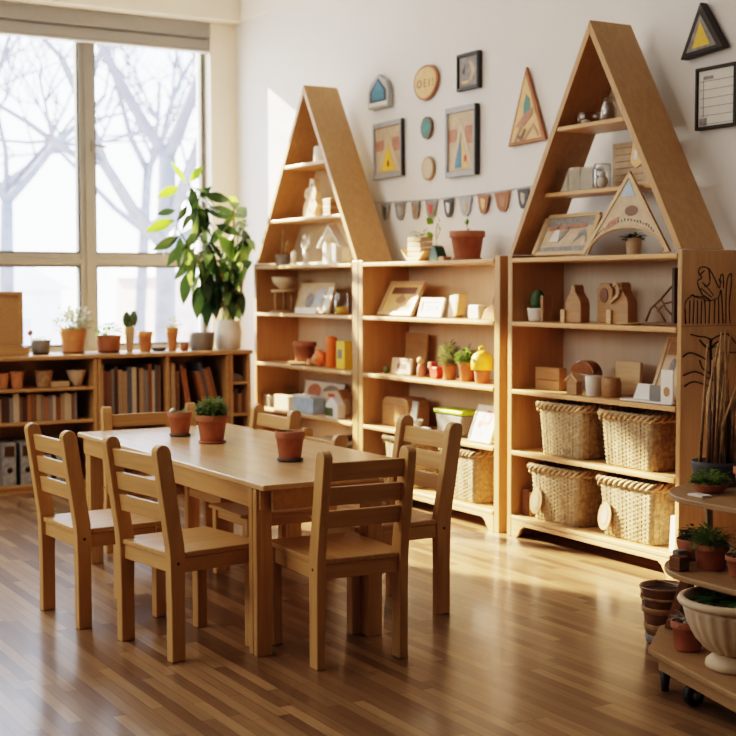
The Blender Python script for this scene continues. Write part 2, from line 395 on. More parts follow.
# ------------------------------------------------------------------ table
TX0, TX1, TY0, TY1, TH = 3.235, 5.075, -2.27, -1.545, .568
t = thing('dining_table', ((TX0+TX1)/2, (TY0+TY1)/2, 0), 'light wooden rectangular childrens table in the middle of the room', 'table')
cx, cy = (TX0+TX1)/2, (TY0+TY1)/2
MB().prism([(TX0-cx, TY0-cy), (TX1-cx, TY0-cy), (TX1-cx, -1.84-cy), (4.76-cx, TY1-cy), (TX0-cx, TY1-cy)], TH-.02, TH, 'Z').build('table_top', 'table_top', t, .005)
ai = .045
for q in ((TX0+ai, TX1-ai, TY0+.012, TY0+.03), (TX0+ai, 4.70, TY1-.07, TY1-.05), (TX0+.03, TX0+.05, TY0+.05, TY1-.07), (TX1-.05, TX1-.03, TY0+.05, -1.80)):
    MB().box(q[0]-cx, q[1]-cx, q[2]-cy, q[3]-cy, TH-.088, TH-.021).build('apron', 'chairX', t, .003)
for (lx, ly) in ((TX0+.055, TY0+.055), (TX1-.085, TY0+.030), (TX0+.055, TY1-.050), (TX1-.12, -1.802)):
    l = MB(); l.box(lx-.030-cx, lx-.002-cx, ly-.028-cy, ly+.028-cy, 0, TH-.021); l.box(lx+.002-cx, lx+.030-cx, ly-.028-cy, ly+.028-cy, 0, TH-.021); l.box(lx-.003-cx, lx+.003-cx, ly-.02-cy, ly+.024-cy, 0, TH-.022)
    l.build('leg', 'chairZ', t, .003)

# ------------------------------------------------------------------ chairs
def make_chair(loc, rz, label, W=.335, D=.29):
    t = thing('childrens_chair', loc, label, 'chair', 'wooden childrens chairs around the table', rz)
    SH, H = .352, .694
    def yb(z): return 0 if z < SH else -.050*((z-SH)/(H-SH))**.95
    for s in (-1, 1):
        xa = s*W/2; front = []; back = []
        for z in (0, .18, .33, .37, .45, .55, .64, .675):
            hw = .025 if z < .3 else (.028 if z < .4 else .027)
            front.append((yb(z)+hw, z)); back.append((yb(z)-hw, z))
        arc = [(yb(H)+.001+.026*math.cos(a_), .678+.024*math.sin(a_)) for a_ in [R(x) for x in range(15, 180, 25)]]
        MB().prism(front+arc+back[::-1], xa-.018, xa+.018, 'X').build('rear_leg', 'chairZ', t, .004)
        l = MB(); l.prism([(xa-.02, 0), (xa+.02, 0), (xa+.02, 1), (xa-.02, 1)], 0, 0, 'Z') if False else l.box(xa-.019, xa+.019, D-.018, D+.022, 0, SH-.018)
        l.build('front_leg', 'chairZ', t, .004)
        MB().tube([(xa+s*.018, 0, .318), (xa+s*.0195, 0, .318)], .005, 10).build('dowel', 'darkbrown', t)
    MB().box(-W/2+.018, W/2-.018, -.012, .012, .285, SH-.019).build('rear_rail', 'chairX', t, .002); MB().box(-W/2+.019, W/2-.019, D-.008, D+.014, .285, SH-.019).build('front_rail', 'chairX', t, .002)
    for s in (-1, 1): MB().box(s*W/2-.012, s*W/2+.012, .026, D-.019, .285, SH-.019).build('side_rail', 'chairY', t, .002)
    o = W/2+.016
    MB().prism([(-o, .03), (-o, D+.028), (-o+.012, D+.04), (o-.012, D+.04), (o, D+.028), (o, .03), (W/2-.019, .03), (W/2-.019, -.02), (-W/2+.019, -.02), (-W/2+.019, .03)], SH-.018, SH, 'Z').build('seat', 'chairY', t, .004)
    for (z0, z1) in ((.602, .662), (.523, .583), (.450, .506)):
        ya, yc = yb(z0), yb(z1)
        MB().prism([(ya-.009, z0), (ya+.009, z0), (yc+.009, z1), (yc-.009, z1)], -W/2+.018, W/2-.018, 'X').build('back_slat', 'chairX', t, .003)
    return t
ch = make_chair((4.195, -2.640, 0), R(4.5), 'wooden slatted childrens chair at the far end of the near long side of the table')
copy_thing(ch, (4.759, -2.532, 0), R(8.0), 'wooden slatted childrens chair on the near long side, beside the table corner leg')
copy_thing(ch, (5.238, -2.012, 0), R(87), 'slatted childrens chair at the short table end farthest from the window', scale=(.88, 1.14, .99))
copy_thing(ch, (4.662, -1.428, 0), R(180), 'slatted childrens chair on the far side, in front of the middle bookcase baskets', scale=(1, 1.12, 1))
copy_thing(ch, (3.525, -1.500, 0), R(180), 'wooden slatted childrens chair on the far side behind the small empty-looking pot', scale=(1.08, 1, .945))
copy_thing(ch, (3.925, -1.490, 0), R(180), 'lower wooden childrens chair tucked between two taller ones on the far side', scale=(.92, 1.2, .84))
copy_thing(ch, (3.115, -1.880, 0), R(-90), 'wooden childrens chair at the window end of the table, behind the two green pots', scale=(1.22, .62, .94))

# ------------------------------------------------------------------ bookcases
def bookcase(x0, x1, label, pl, pr, backm='back'):
    D0, D1 = -.30, .022
    w_ = x1-x0; t = thing('bookcase', ((x0+x1)/2, 0, 0), label, 'bookcase', 'wooden bookcases along the shelf wall')
    h = w_/2
    MB().box(-h, -h+pl, D0, D1, 0, 1.345).build('side_panel', 'shelfZ', t, .004)
    MB().box(h-pr, h, D0, D1, 0, 1.345).build('side_panel', 'shelfZ', t, .004)
    MB().box(-h+pl, h-pr, D1-.012, D1-.002, .02, 1.31).build('back_panel', backm, t)
    for i, z in enumerate((1.331, 1.031, .709, .416, .104)):
        MB().box(-h+pl+.0005, h-pr-.0005, D0-.004, D1-.013, z-.022, z).build('shelf', 'shelfX', t, .006, 3)
    a0, a1 = -h+pl, h-pr
    arch = [(a0, 0), (a0+.04, 0), (a0+.06, .02), (a0+.075, .045), (a0+.10, .060), (a1-.10, .060), (a1-.075, .045), (a1-.06, .02), (a1-.04, 0), (a1, 0), (a1, .081), (a0, .081)]
    MB().prism(arch, D0, D0+.018, 'Y').build('plinth', 'shelfX', t, .003)
    return t
bookcase(.905, 2.268, 'wooden bookcase nearest the window corner, with orange toys on a shelf', .035, .066)
bookcase(2.272, 3.634, 'middle wooden bookcase with potted plants and small frames on its shelves', .048, .046)
bookcase(3.698, 4.872, 'right wooden bookcase holding four wicker baskets on its lowest shelves', .034, .026, 'back3')

def a_frame(x0, x1, xa, za, zb, dep, levels, label, back_from, recess=.002):
    t = thing('triangular_shelf', (xa, 0, zb), label, 'shelf', 'triangular shelf toppers on the bookcases')
    y0, y1 = -.30, -.30+dep; h = za-zb; th = .03
    L, Rr = x0-xa, x1-xa
    dl = th*math.hypot(h, L)/h; dr = th*math.hypot(h, Rr)/h      # horizontal thickness of each slope
    hi = h*(1-dl/abs(L))
    MB().prism([(L, 0), (L+dl, 0), (0, hi), (0, h)], y0, y1, 'Y').build('sloping_side', 'shelfZ', t, .002)
    MB().prism([(Rr, 0), (0, h), (0, hi), (Rr-dr, 0)], y0, y1, 'Y').build('sloping_side', 'shelfZ', t, .002)
    for z in levels:
        k = 1-(z-zb)/h; a_, b_ = L*k+dl-.006, Rr*k-dr+.006
        MB().prism([(a_, z-zb-.02), (b_, z-zb-.02), (b_-.008, z-zb), (a_+.008, z-zb)], y0+(recess if z < 1.7 else .002), y1-.006, 'Y').build('shelf', 'shelfX', t, .004)
    k = 1-(back_from-zb)/h
    MB().prism([(L*k+dl*.5, back_from-zb), (Rr*k-dr*.5, back_from-zb), (0, hi+.01)], y1-.005, y1-.001, 'Y').build('back_panel', 'back', t)
    return t
a_frame(.935, 2.262, 1.615, 2.415, 1.347, .235, (1.945, 1.618), 'triangular wooden shelf standing on the bookcase nearest the window', 1.352)
a_frame(3.700, 4.868, 4.285, 2.352, 1.347, .235, (1.912, 1.628), 'tall triangular wooden shelf holding glass jars, on the right bookcase', 1.912, .062)

# ------------------------------------------------------------------ low bookcase under the window
CX0, CX1 = .80, 1.17
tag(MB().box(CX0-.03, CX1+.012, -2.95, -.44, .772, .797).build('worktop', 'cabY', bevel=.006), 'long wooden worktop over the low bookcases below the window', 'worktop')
def low_case(y0, y1, divs, shelves, label):
    t = thing('low_bookcase', ((CX0+CX1)/2, (y0+y1)/2, 0), label, 'bookcase', 'low bookcases below the window')
    X0, X1 = CX0-(CX0+CX1)/2, CX1-(CX0+CX1)/2; ym = (y0+y1)/2; a, b = y0-ym, y1-ym; p = .022
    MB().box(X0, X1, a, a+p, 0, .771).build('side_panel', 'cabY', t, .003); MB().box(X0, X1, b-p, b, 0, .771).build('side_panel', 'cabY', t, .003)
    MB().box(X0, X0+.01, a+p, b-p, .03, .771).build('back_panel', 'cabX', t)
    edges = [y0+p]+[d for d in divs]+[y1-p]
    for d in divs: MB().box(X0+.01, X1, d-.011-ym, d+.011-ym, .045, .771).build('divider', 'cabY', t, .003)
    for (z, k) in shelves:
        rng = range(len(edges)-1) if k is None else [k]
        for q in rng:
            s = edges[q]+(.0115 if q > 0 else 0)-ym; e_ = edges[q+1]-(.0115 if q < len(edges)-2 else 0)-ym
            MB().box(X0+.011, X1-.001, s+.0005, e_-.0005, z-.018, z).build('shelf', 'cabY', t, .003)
    MB().box(X1-.03, X1-.012, a+p, b-p, 0, .027).build('plinth', 'cabY', t)
    return t
low_case(-2.93, -1.462, [-2.20], [(.606, None), (.412, None), (.045, None)], 'low bookcase below the window end with little pots over rows of books')
low_case(-1.458, -.600, [-1.012], [(.398, None), (.045, None)], 'low bookcase with tall books leaning in two bays, behind the table')
low_case(-.597, -.452, [], [(.60, None), (.40, None), (.045, None)], 'narrow open end bookcase beside the corner plant')

# ------------------------------------------------------------------ plant trolley
def ring(cx_, cy_, rx, ry, xr, n=20):
    """front edge curved at the left end, straight on towards the right"""
    p = [(cx_+rx*math.cos(R(a_)), cy_+ry*math.sin(R(a_))) for a_ in [270-180*i/n for i in range(n+1)]]
    return [(xr, cy_-ry)]+p+[(xr, cy_+ry)]
tr = thing('plant_trolley', (6.35, -1.15, 0), 'wooden tiered plant trolley with rounded shelves and a black caster wheel', 'trolley')
ox, oy = 6.35, -1.15
def loc2(ps): return [(x-ox, y-oy) for x, y in ps]
base = [(5.945, -1.435), (6.70, -1.625), (6.85, -1.56), (6.85, -.86), (5.82, -.86), (5.73, -1.0), (5.76, -1.22)]
MB().prism(loc2(base), .112, .130, 'Z').build('shelf', 'cartX', tr, .004)
b2 = [(5.965, -1.412), (6.69, -1.595), (6.82, -1.545), (6.82, -.89), (5.84, -.89), (5.80, -1.20)]
MB().prism(loc2(b2), .066, .1115, 'Z').build('apron', 'cartX', tr, .003)
MB().prism(loc2(ring(6.10, -1.16, .270, .258, 6.80)), .347, .365, 'Z').build('shelf', 'cartX', tr, .004)
MB().prism(loc2(ring(6.04, -1.09, .265, .26, 6.72)), .557, .575, 'Z').build('shelf', 'cartX', tr, .004)
for (x, y) in ((5.965, -1.385), (5.93, -.93), (6.75, -.95), (6.72, -1.58)):
    MB().lathe([(.011, 0), (.012, .02), (.018, .064)], 12, (x-ox, y-oy, 0)).build('foot', 'black', tr)
def brc(p, q, wx, wy, m):
    (x0, y0, z0), (x1, y1, z1) = p, q
    vs = [(x+sx*wx-ox, y+sy*wy-oy, z) for (x, y, z) in (p, q) for sx, sy in ((-1, -1), (1, -1), (1, 1), (-1, 1))]
    MB().add(vs, [(3, 2, 1, 0), (4, 5, 6, 7), (0, 1, 5, 4), (1, 2, 6, 5), (2, 3, 7, 6), (3, 0, 4, 7)]).build('upright', m, tr, .002)
brc((5.81, -1.215, .131), (5.95, -1.27, .3465), .020, .014, 'brown'); brc((6.70, -1.25, .131), (6.66, -1.2, .3465), .016, .016, 'brown'); brc((6.05, -.98, .131), (6.05, -.96, .3465), .016, .012, 'brown')
brc((5.862, -1.11, .366), (5.842, -1.10, .5565), .007, .012, 'cartX'); brc((6.62, -1.25, .366), (6.6, -1.2, .5565), .012, .012, 'cartX'); brc((6.05, -.95, .366), (6.05, -.88, .5565), .012, .012, 'cartX')
wh = MB(); wh.tube([(6.105-ox, -1.415-oy, .033), (6.125-ox, -1.415-oy, .033)], .033, 20)
wo = wh.build('wheel', 'black', tr)
MB().tube([(6.127-ox, -1.415-oy, .033), (6.130-ox, -1.415-oy, .033)], .014, 14).build('hub', 'steel', wo)
# ------------------------------------------------------------------ plants and pots
def foliage(t, z, r, h, n, L, w, m, name='foliage', up_=.6, stems=True):
    mb = MB(); st = MB()
    for i in range(n):
        a = rnd.uniform(0, 2*math.pi); q = rnd.random()**.5; e = rnd.uniform(.05, 1)
        p = Vector((r*q*math.cos(a), r*q*math.sin(a), z+h*e*(1-.45*q*q)))
        d = Vector((math.cos(a)*(q+.25), math.sin(a)*(q+.25), rnd.uniform(-.1, 1)*up_))+Vector((rnd.uniform(-.3, .3), rnd.uniform(-.3, .3), 0))
        mb.leaf(p, d, L*rnd.uniform(.7, 1.25), w*rnd.uniform(.8, 1.2), rnd.uniform(0, .5))
        if stems and i % 4 == 0: st.tube([(p.x*.25, p.y*.25, z), tuple(p)], .0012, 4)
    mb.build(name, m, t)
    if stems: st.build('stems', 'stem', t)
def pot_mesh(r, h, lip=True, taper=.72, n=28):
    b = r*taper; mb = MB()
    if lip: prof = [(b*.95, 0), (b, .003), (r*.90, h*.76), (r*.99, h*.77), (r, h*.79), (r, h*.985), (r*.985, h), (r*.90, h), (r*.88, h*.9), (r*.84, h*.88)]
    else: prof = [(b*.93, 0), (b, .005), (r*.98, h*.8), (r, h*.985), (r*.98, h), (r*.92, h), (r*.89, h*.88)]
    mb.lathe(prof, n); return mb
def potted(name, x, y, z, r, h, label, m='terra', lip=True, taper=.72, saucer=None, leaf=None, cat='plant', group=None, extra=None):
    t = thing(name, (x, y, z+.001), label, cat, group)
    dz = 0
    if saucer:
        MB().lathe([(r*.74, 0), (r*.84, .002), (r*.88, .010), (r*.82, .010), (r*.76, .006)], 28).build('saucer', saucer, t); dz = .0065
    p = pot_mesh(r, h, lip, taper).build('pot', m, t); p.location.z = dz
    s = MB().lathe([(r*.2, h*.865), (r*.86, h*.875), (r*.5, h*.885), (.0005, h*.887)], 20).build('soil', 'soil', t); s.location.z = dz
    if leaf:
        (rr, hh, n, L, w_, lm) = leaf; foliage(t, h*.86+dz, rr, hh, n, L, w_, lm)
    if extra: extra(t, h+dz)
    return t
# three pots on the table
def succ(t, h):
    mb = MB()
    for k in range(9):
        a = k*2.4; q = .004+.0036*k
        for j in range(9):
            b = a+j*.7; mb.leaf((q*math.cos(a), q*math.sin(a), h*.9), (math.cos(b), math.sin(b), .9), .022, .011, .1)
    mb.build('rosettes', 'leafpale', t); MB().ball((-.036, -.016, h+.002), .013).ball((-.022, -.032, h), .008).build('pebble', 'white', t)
    MB().tube([(.012, .028, h*.9), (.016, .032, h+.03), (.012, .036, h+.05)], .0016, 5).ball((.012, .036, h+.05), .004).build('flower_stalk', 'printpink', t)
potted('potted_succulent', 3.607, -1.944, TH, .053, .095, 'small terracotta pot with pale succulents, white pebble and a thin pink stalk, on the table', saucer='darkgray', extra=succ, leaf=(.035, .03, 30, .02, .010, 'leafpale'))
potted('potted_herb', 3.909, -1.93, TH, .065, .108, 'terracotta pot with a bushy green herb, largest plant standing on the table', saucer='rust', leaf=(.056, .088, 620, .024, .010, 'leaf'))
potted('potted_seedling', 4.58, -1.92, TH, .055, .102, 'terracotta pot filled with dark soil and barely sprouting, nearest the table front corner', saucer='darkgray', leaf=(.04, .016, 40, .014, .006, 'leafpale'))

# ------------------------------------------------------------------ wicker baskets
def rrect(w_, d_, r, n=6):
    p = []
    for (sx, sy, a0) in ((1, -1, -90), (1, 1, 0), (-1, 1, 90), (-1, -1, 180)):
        for i in range(n+1):
            a = R(a0+90*i/n); p.append((sx*(w_/2-r)+r*math.cos(a), sy*(d_/2-r)+r*math.sin(a)))
    out = []   # resample evenly
    per = [0]
    for i in range(len(p)): q = p[(i+1) % len(p)]; per.append(per[-1]+math.hypot(q[0]-p[i][0], q[1]-p[i][1]))
    return p, per
def resample(p, per, N):
    out = []; T = per[-1]; j = 0
    for i in range(N):
        s = T*i/N
        while per[j+1] < s: j += 1
        a, b = p[j], p[(j+1) % len(p)]; u = (s-per[j])/max(1e-9, per[j+1]-per[j]); out.append((a[0]+(b[0]-a[0])*u, a[1]+(b[1]-a[1])*u))
    return out
def basket(x, y, z, w_, d_, h, label, rz=0, tagx=None, fill=False):
    t = thing('wicker_basket', (x, y, z+.001), label, 'basket', 'wicker baskets in the bookcases', rz)
    N, rows = 176, 26; vs = []; fs = []
    for j in range(rows+1):
        k = j/rows; s = .90+.10*k
        pts = resample(*rrect(w_*s, d_*s, .035), N)
        for i, (a, b) in enumerate(pts):
            an = math.atan2(b, a)
            stake = math.cos(2*math.pi*i/8); sgn = 1 if j % 2 else -1
            o = .0048*stake*sgn+.0012*math.cos(2*math.pi*i/16)
            L = math.hypot(a, b); vs.append((a+a/L*o, b+b/L*o, h*k))
    for j in range(rows):
        for i in range(N): fs.append((j*N+i, j*N+(i+1) % N, (j+1)*N+(i+1) % N, (j+1)*N+i))
    fs.append(tuple(range(N))[::-1])
    body = MB().add(vs, fs, True)
    body.build('woven_side', 'wicker', t)
    st = MB()   # upright stakes of the weave
    for i, (a, b) in enumerate(resample(*rrect(w_, d_, .035), 44)):
        L = math.hypot(a, b); st.tube([(a*.895, b*.895, .004), (a/L*(L-.002), b/L*(L-.002), h)], .0030, 6)
    st.build('stakes', 'wicker', t)
    inn = MB(); pts = resample(*rrect(w_-.026, d_-.026, .03), 40)
    inn.prism([(a*.88, b*.88) for a, b in pts], .004, .012, 'Z').build('base', 'wicker2', t)
    rim = MB(); pts = resample(*rrect(w_+.006, d_+.006, .035), 132)
    for ph in range(3):
        path = []
        for i, (a, b) in enumerate(pts):
            L = math.hypot(a, b); th = 2*math.pi*(i/11)+ph*2.094
            o = .004+.010*math.cos(th); path.append((a+a/L*o, b+b/L*o, h+.002+.012*math.sin(th)))
        rim.tube(path, .0075, 6, closed=True)
    rim.build('braided_rim', 'wicker2', t)
    hd = MB()   # loop handle folded at the near left corner
    for q in (0, 1): hd.tube([(-w_/2-.004+.014*math.sin(i*.9+q*3.1), -d_/2+.02+.008*math.cos(i*.9+q*3.1), h-.03+i*.006) for i in range(9)], .006, 6)
    hd.build('handle', 'wicker2', t)
    if tagx is not None:
        tg = MB(); tg.prism([(.042*math.cos(a), .062*math.sin(a)) for a in [2*math.pi*i/20 for i in range(20)]], -.003, .003, 'Y')
        o = tg.build('name_tag', 'light', t, .001); o.location = (tagx, -d_/2-.010, .088); o.rotation_euler = (R(-6), R(6), 0); o['label'] = 'oval pale wooden tag'
        r2 = MB(); r2.prism([(.022*math.cos(a), .036*math.sin(a)) for a in [2*math.pi*i/20 for i in range(20)]], -.0042, -.0032, 'Y'); r2.build('tag_face', 'ivory', o)
    if fill: MB().box(-w_/2+.05, w_/2-.05, -d_/2+.05, d_/2-.05, .013, h-.04).build('cloth_lining', 'darkbrown', t, .02)
    return t
BY = -.155
basket(4.065, BY, .417, .335, .235, .228, 'left wicker basket on the upper basket shelf of the right bookcase', R(1))
basket(4.515, BY, .417, .355, .235, .222, 'right wicker basket on the upper basket shelf of the right bookcase', R(-1))
basket(4.02, BY, .105, .36, .235, .242, 'left wicker basket with wooden tag on the bottom shelf of the right bookcase', R(2), -.115)
basket(4.52, BY-.002, .105, .375, .235, .246, 'right wicker basket with wooden tag on the bottom shelf of the right bookcase', R(-1), -.125)
basket(2.66, BY, .105, .33, .225, .255, 'wicker basket on the bottom shelf of the middle bookcase, behind the far side chair', 0)
basket(3.24, BY, .105, .34, .235, .250, 'wicker basket at the right end of the bottom shelf of the middle bookcase', R(-2))
basket(1.95, BY, .105, .30, .22, .17, 'low wicker basket on the bottom shelf of the bookcase nearest the window', 0)

# ------------------------------------------------------------------ small shelf objects
def bx(name, x0, x1, y0, y1, z, h, m, label, cat, group=None, bev=.003, rz=0, lean=0):
    t = MB().box(-(x1-x0)/2, (x1-x0)/2, 0, y1-y0, 0, h).build(name, m, bevel=bev)
    t.location = ((x0+x1)/2, y0, z+.001); t.rotation_euler = (-lean, 0, rz)
    if lean: t.location.z += .001
    return tag(t, label, cat, group)
def frame_stand(name, x0, x1, y, z, h, fm, pm, label, cat, lean=R(14), fw_=.016, depth=.014, extra=None, group=None, rz=0, foot=False):
    """a framed board leaning back; origin at the bottom centre of its front"""
    w_ = x1-x0; t = thing(name, ((x0+x1)/2, y, z+.001), label, cat, group, rz)
    t.rotation_euler = (-lean, 0, rz)
    f = MB(); a = w_/2; zf = depth*math.sin(lean)
    f.box(-a, a, 0, depth, zf, fw_+zf); f.box(-a, a, 0, depth, h-fw_, h); f.box(-a, -a+fw_, 0, depth, fw_+zf, h-fw_); f.box(a-fw_, a, 0, depth, fw_+zf, h-fw_)
    f.build('frame', fm, t, .0015)
    MB().box(-a+fw_-.001, a-fw_+.001, depth*.35, depth*.8, fw_+zf-.001, h-fw_+.001).build('picture', pm, t)
    if extra: extra(t, a-fw_, fw_+zf, h-fw_, depth*.35)
    return t
def flat(t, name, poly, y, m, th=.0012):
    return MB().prism(poly, y-th, y, 'Y').build(name, m, t)
def ell(cx_, cz, rx, rz_, n=18): return [(cx_+rx*math.cos(2*math.pi*i/n), cz+rz_*math.sin(2*math.pi*i/n)) for i in range(n)]

# -- bookcase nearest the window, triangular shelf
t = thing('lidded_jar', (1.64, -.19, 1.946), 'white frosted jar with a ball knob on the topmost triangular shelf', 'jar')
MB().lathe([(.046, 0), (.05, .004), (.048, .095), (.04, .103), (.01, .106)], 20).build('body', 'white', t)
MB().tube([(0, 0, .104), (0, 0, .118)], .006).ball((0, 0, .128), .013).build('knob', 'orange', t)
t = thing('wooden_toy_tower', (1.52, -.19, 1.619), 'cream wavy wooden toy tower on the middle triangular shelf', 'toy')
MB().prism([(-.09, 0), (.07, 0), (.075, .05), (.10, .075), (.07, .11), (.085, .16), (.06, .2), (.055, .235), (.0, .245), (-.01, .19), (-.06, .18), (-.075, .14), (-.05, .115), (-.085, .08), (-.095, .03)], -.02, .02, 'Y').build('body', 'ivory', t, .006)
for k, (a, b) in enumerate(((0, .05), (.03, .11), (-.02, .15), (.03, .2), (.05, .03))): MB().prism(ell(a, b, .011, .011, 12), -.0225, -.0205, 'Y').build('dot', ('terra2', 'gray')[k % 2], t)
for i in range(5): bx('wooden_disc', 1.71, 1.80, -.22, -.15, 1.619+i*.0215, .02, 'mid' if i % 2 else 'light', ['lowest', 'second', 'middle', 'fourth', 'topmost'][i]+' small wooden block in the stack beside the cream toy tower', 'block', 'stacked blocks beside the toy tower')
# -- top board inside the triangle
def stalks(t, h):
    mb = MB(); mb.tube([(-.01, 0, h*.8), (-.005, 0, h+.06), (.01, 0, h+.15), (.013, 0, h+.18)], [.009, .012, .011, .003], 6); mb.tube([(.03, .01, h*.8), (.05, .0, h+.05), (.07, 0, h+.09)], [.009, .012, .004], 6)
    mb.build('dried_stalk', 'stick', t)
potted('potted_dried_stalk', 1.115, -.19, 1.332, .052, .07, 'small gray pot with dried stalks inside the window-side triangular shelf', 'gray', False, .9, extra=stalks)
tag(MB().lathe([(.019, 0), (.019, .08), (.012, .088), (.002, .1)], 14).build('candle', 'white', loc=(1.285, -.2, 1.332)), 'short white candle beside the white figure, under the triangle', 'candle')
t = thing('dancing_figure', (1.43, -.19, 1.332), 'white wooden figure with one raised arm under the triangular shelf', 'figurine')
fg = MB(); fg.lathe([(.03, 0), (.03, .008), (.012, .014)], 14); fg.tube([(0, 0, .01), (0, 0, .10)], [.015, .02], 8); fg.tube([(0, 0, .09), (.04, 0, .13), (.055, 0, .19)], [.015, .011, .008], 8); fg.tube([(0, 0, .09), (-.04, 0, .12), (-.045, 0, .15)], [.015, .011, .008], 8); fg.ball((.0, 0, .17), .022); fg.tube([(0, 0, .1), (0, 0, .16)], .01, 6)
fg.build('body', 'white', t)
t = thing('toy_house_frame', (1.77, -.19, 1.332), 'open white toy house frame with pillars inside the triangular shelf', 'toy')
hf = MB(); hf.box(-.13, .13, -.03, .03, 0, .012); hf.prism([(-.15, .10), (-.135, .10), (0, .22), (.135, .10), (.15, .10), (0, .24)], -.03, .03, 'Y'); hf.build('frame', 'paper', t, .002)
MB().box(-.085, -.045, -.02, .02, .0125, .13).build('pillar', 'white', t, .003); MB().box(.03, .08, -.02, .02, .0125, .12).build('pillar', 'white', t, .003)
# -- shelf 1
t = thing('wooden_stool_stand', (1.115, -.185, 1.032), 'small round wooden stand with three legs holding a bowl', 'stand')
MB().lathe([(.082, .13), (.085, .134), (.085, .144), (.08, .147)], 24).build('top', 'light', t)
MB().lathe([(.09, 0), (.092, .004), (.09, .012)], 24).build('base', 'mid', t)
for a in (30, 150, 270): MB().tube([(.06*math.cos(R(a)), .06*math.sin(R(a)), .0125), (.06*math.cos(R(a)), .06*math.sin(R(a)), .1295)], .01).build('leg', 'mid', t)
b = MB().lathe([(.03, 0), (.035, .003), (.075, .04), (.088, .078), (.083, .078), (.068, .045), (.02, .012), (.001, .01)], 26).build('bowl', 'ivory'); b.location = (1.13, -.185, 1.032+.149)
tag(b, 'cream bowl resting on the small round wooden stand', 'bowl')
def ph1(t, a, z0, z1, y):
    flat(t, 'print_shape', ell(-.06, z0+.06, .055, .05), y, 'printgray'); flat(t, 'print_shape', [(-.01, z0+.03), (.10, z0+.03), (.12, z0+.13), (.02, z0+.13)], y-.0013, 'fargray')
    flat(t, 'print_shape', [(.13, z0), (a, z0), (a, z1-.01), (.15, z1-.01)], y, 'paper')
frame_stand('leaning_picture', 1.30, 1.75, -.21, 1.032, .195, 'light', 'print', 'pale wooden framed picture with gray shapes leaning on the upper shelf near the window', 'picture', R(16), extra=ph1)
bx('white_card', 1.42, 1.70, -.265, -.255, 1.032, .035, 'paper', 'low white card strip in front of the leaning gray-shaped picture', 'card')
t = thing('glass_jar', (1.90, -.2, 1.032), 'clear glass jar with yellow paint in the bottom', 'jar')
MB().lathe([(.04, 0), (.043, .004), (.043, .10), (.038, .118), (.04, .128)], 20).build('glass_body', 'clear', t); MB().lathe([(.039, .004), (.039, .045), (.001, .046)], 20).build('contents', 'yellow', t)
# -- shelf 2
tag(MB().lathe([(.085, 0), (.10, .004), (.105, .014), (.1, .014), (.08, .007)], 26).build('wooden_plate', 'light', loc=(1.38, -.18, .710)), 'round wooden plate under the empty terracotta pot', 'plate')
potted('terracotta_pot', 1.39, -.18, .7255, .074, .125, 'empty terracotta pot standing on a round wooden plate, left of the orange toys', cat='pot', taper=.8)
tag(MB().tube([(0, -.02, .022), (0, .02, .022)], .022, 14).build('wooden_roller', 'terra2', loc=(1.545, -.22, .7095)), 'tiny wooden roller between the terracotta pot and the orange fish', 'toy')
t = thing('orange_fish_toy', (1.65, -.215, .710), 'round orange wooden fish toy with a cream nose', 'toy')
MB().ball((0, 0, .052), (.05, .03, .052), 16, 10).prism([(.03, .05), (.065, .09), (.062, .02)], -.012, .012, 'Y').build('body', 'orange', t); MB().ball((-.047, -.004, .04), (.016, .026, .036), 12, 8).build('nose', 'light', t)
t = thing('orange_bottle_toy', (1.785, -.205, .710), 'tall orange bottle-shaped toy with a pale top', 'toy')
MB().lathe([(.032, 0), (.036, .005), (.034, .09), (.040, .15), (.034, .178), (.015, .19)], 20).build('body', 'orange', t); MB().ball((-.028, -.006, .165), (.016, .016, .024), 10, 8).build('pale_cap', 'ivory', t)  # pale ball set on the upper left of the bottle
t = thing('yellow_toy_box', (1.925, -.225, .710), 'yellow upright box with a gray window, beside the orange toys', 'box')
MB().box(-.05, .05, 0, .06, 0, .165).build('body', 'yellow', t, .004); MB().box(-.028, .022, -.0015, 0, .06, .115).build('window_patch', 'gray', t)
# -- shelf 3
potted('potted_white_flower', 1.05, -.12, .417, .042, .06, 'pale flowering plant in a small white pot low on the window-side bookcase', 'white', False, .85, leaf=(.05, .075, 120, .026, .012, 'leafpale'))
bx('metal_tin', .955, 1.055, -.265, -.215, .417, .075, 'steel', 'small gray metal tin at the left end of the lower shelf', 'tin')
bx('cream_box', 1.115, 1.37, -.26, -.20, .417, .085, 'ivory', 'plain cream box between the gray tin and the blue box', 'box')
def ph2(t, a, z0, z1, y):
    flat(t, 'print_shape', ell(-.12, z0+.10, .09, .05), y, 'printpink'); flat(t, 'print_shape', ell(.10, z0+.10, .11, .05), y-.0013, 'printgray')
frame_stand('picture_book', 1.12, 1.66, -.075, .417, .185, 'gray', 'paper', 'wide pale gray picture book leaning at the back of the lower shelf', 'book', R(12), .008, extra=ph2)
t = thing('blue_box', (1.52, -.265, .417), 'pale blue and white box on the lower shelf below the orange toys', 'box')
MB().box(-.135, .135, 0, .08, 0, .095).build('body', 'paleblue', t, .004); MB().box(-.137, .10, -.002, .082, .0955, .105).build('lid', 'paper', t, .002)
t = thing('open_carton', (1.70, -.155, .417), 'open beige carton with a red patch behind the blue box', 'carton')
MB().prism([(-.12, 0), (.12, 0), (.12, .10), (.06, .15), (-.12, .13)], 0, .07, 'Y').build('body', 'ivory', t, .003); MB().box(-.05, .03, -.002, 0, .105, .125).build('red_patch', 'red', t); MB().prism([(.121, .10), (.132, .10), (.072, .155), (.061, .15)], 0, .07, 'Y').build('flap', 'mid', t)
t = thing('milk_carton_toy', (1.905, -.275, .417), 'white gabled toy carton with a teal band at the shelf end', 'toy')
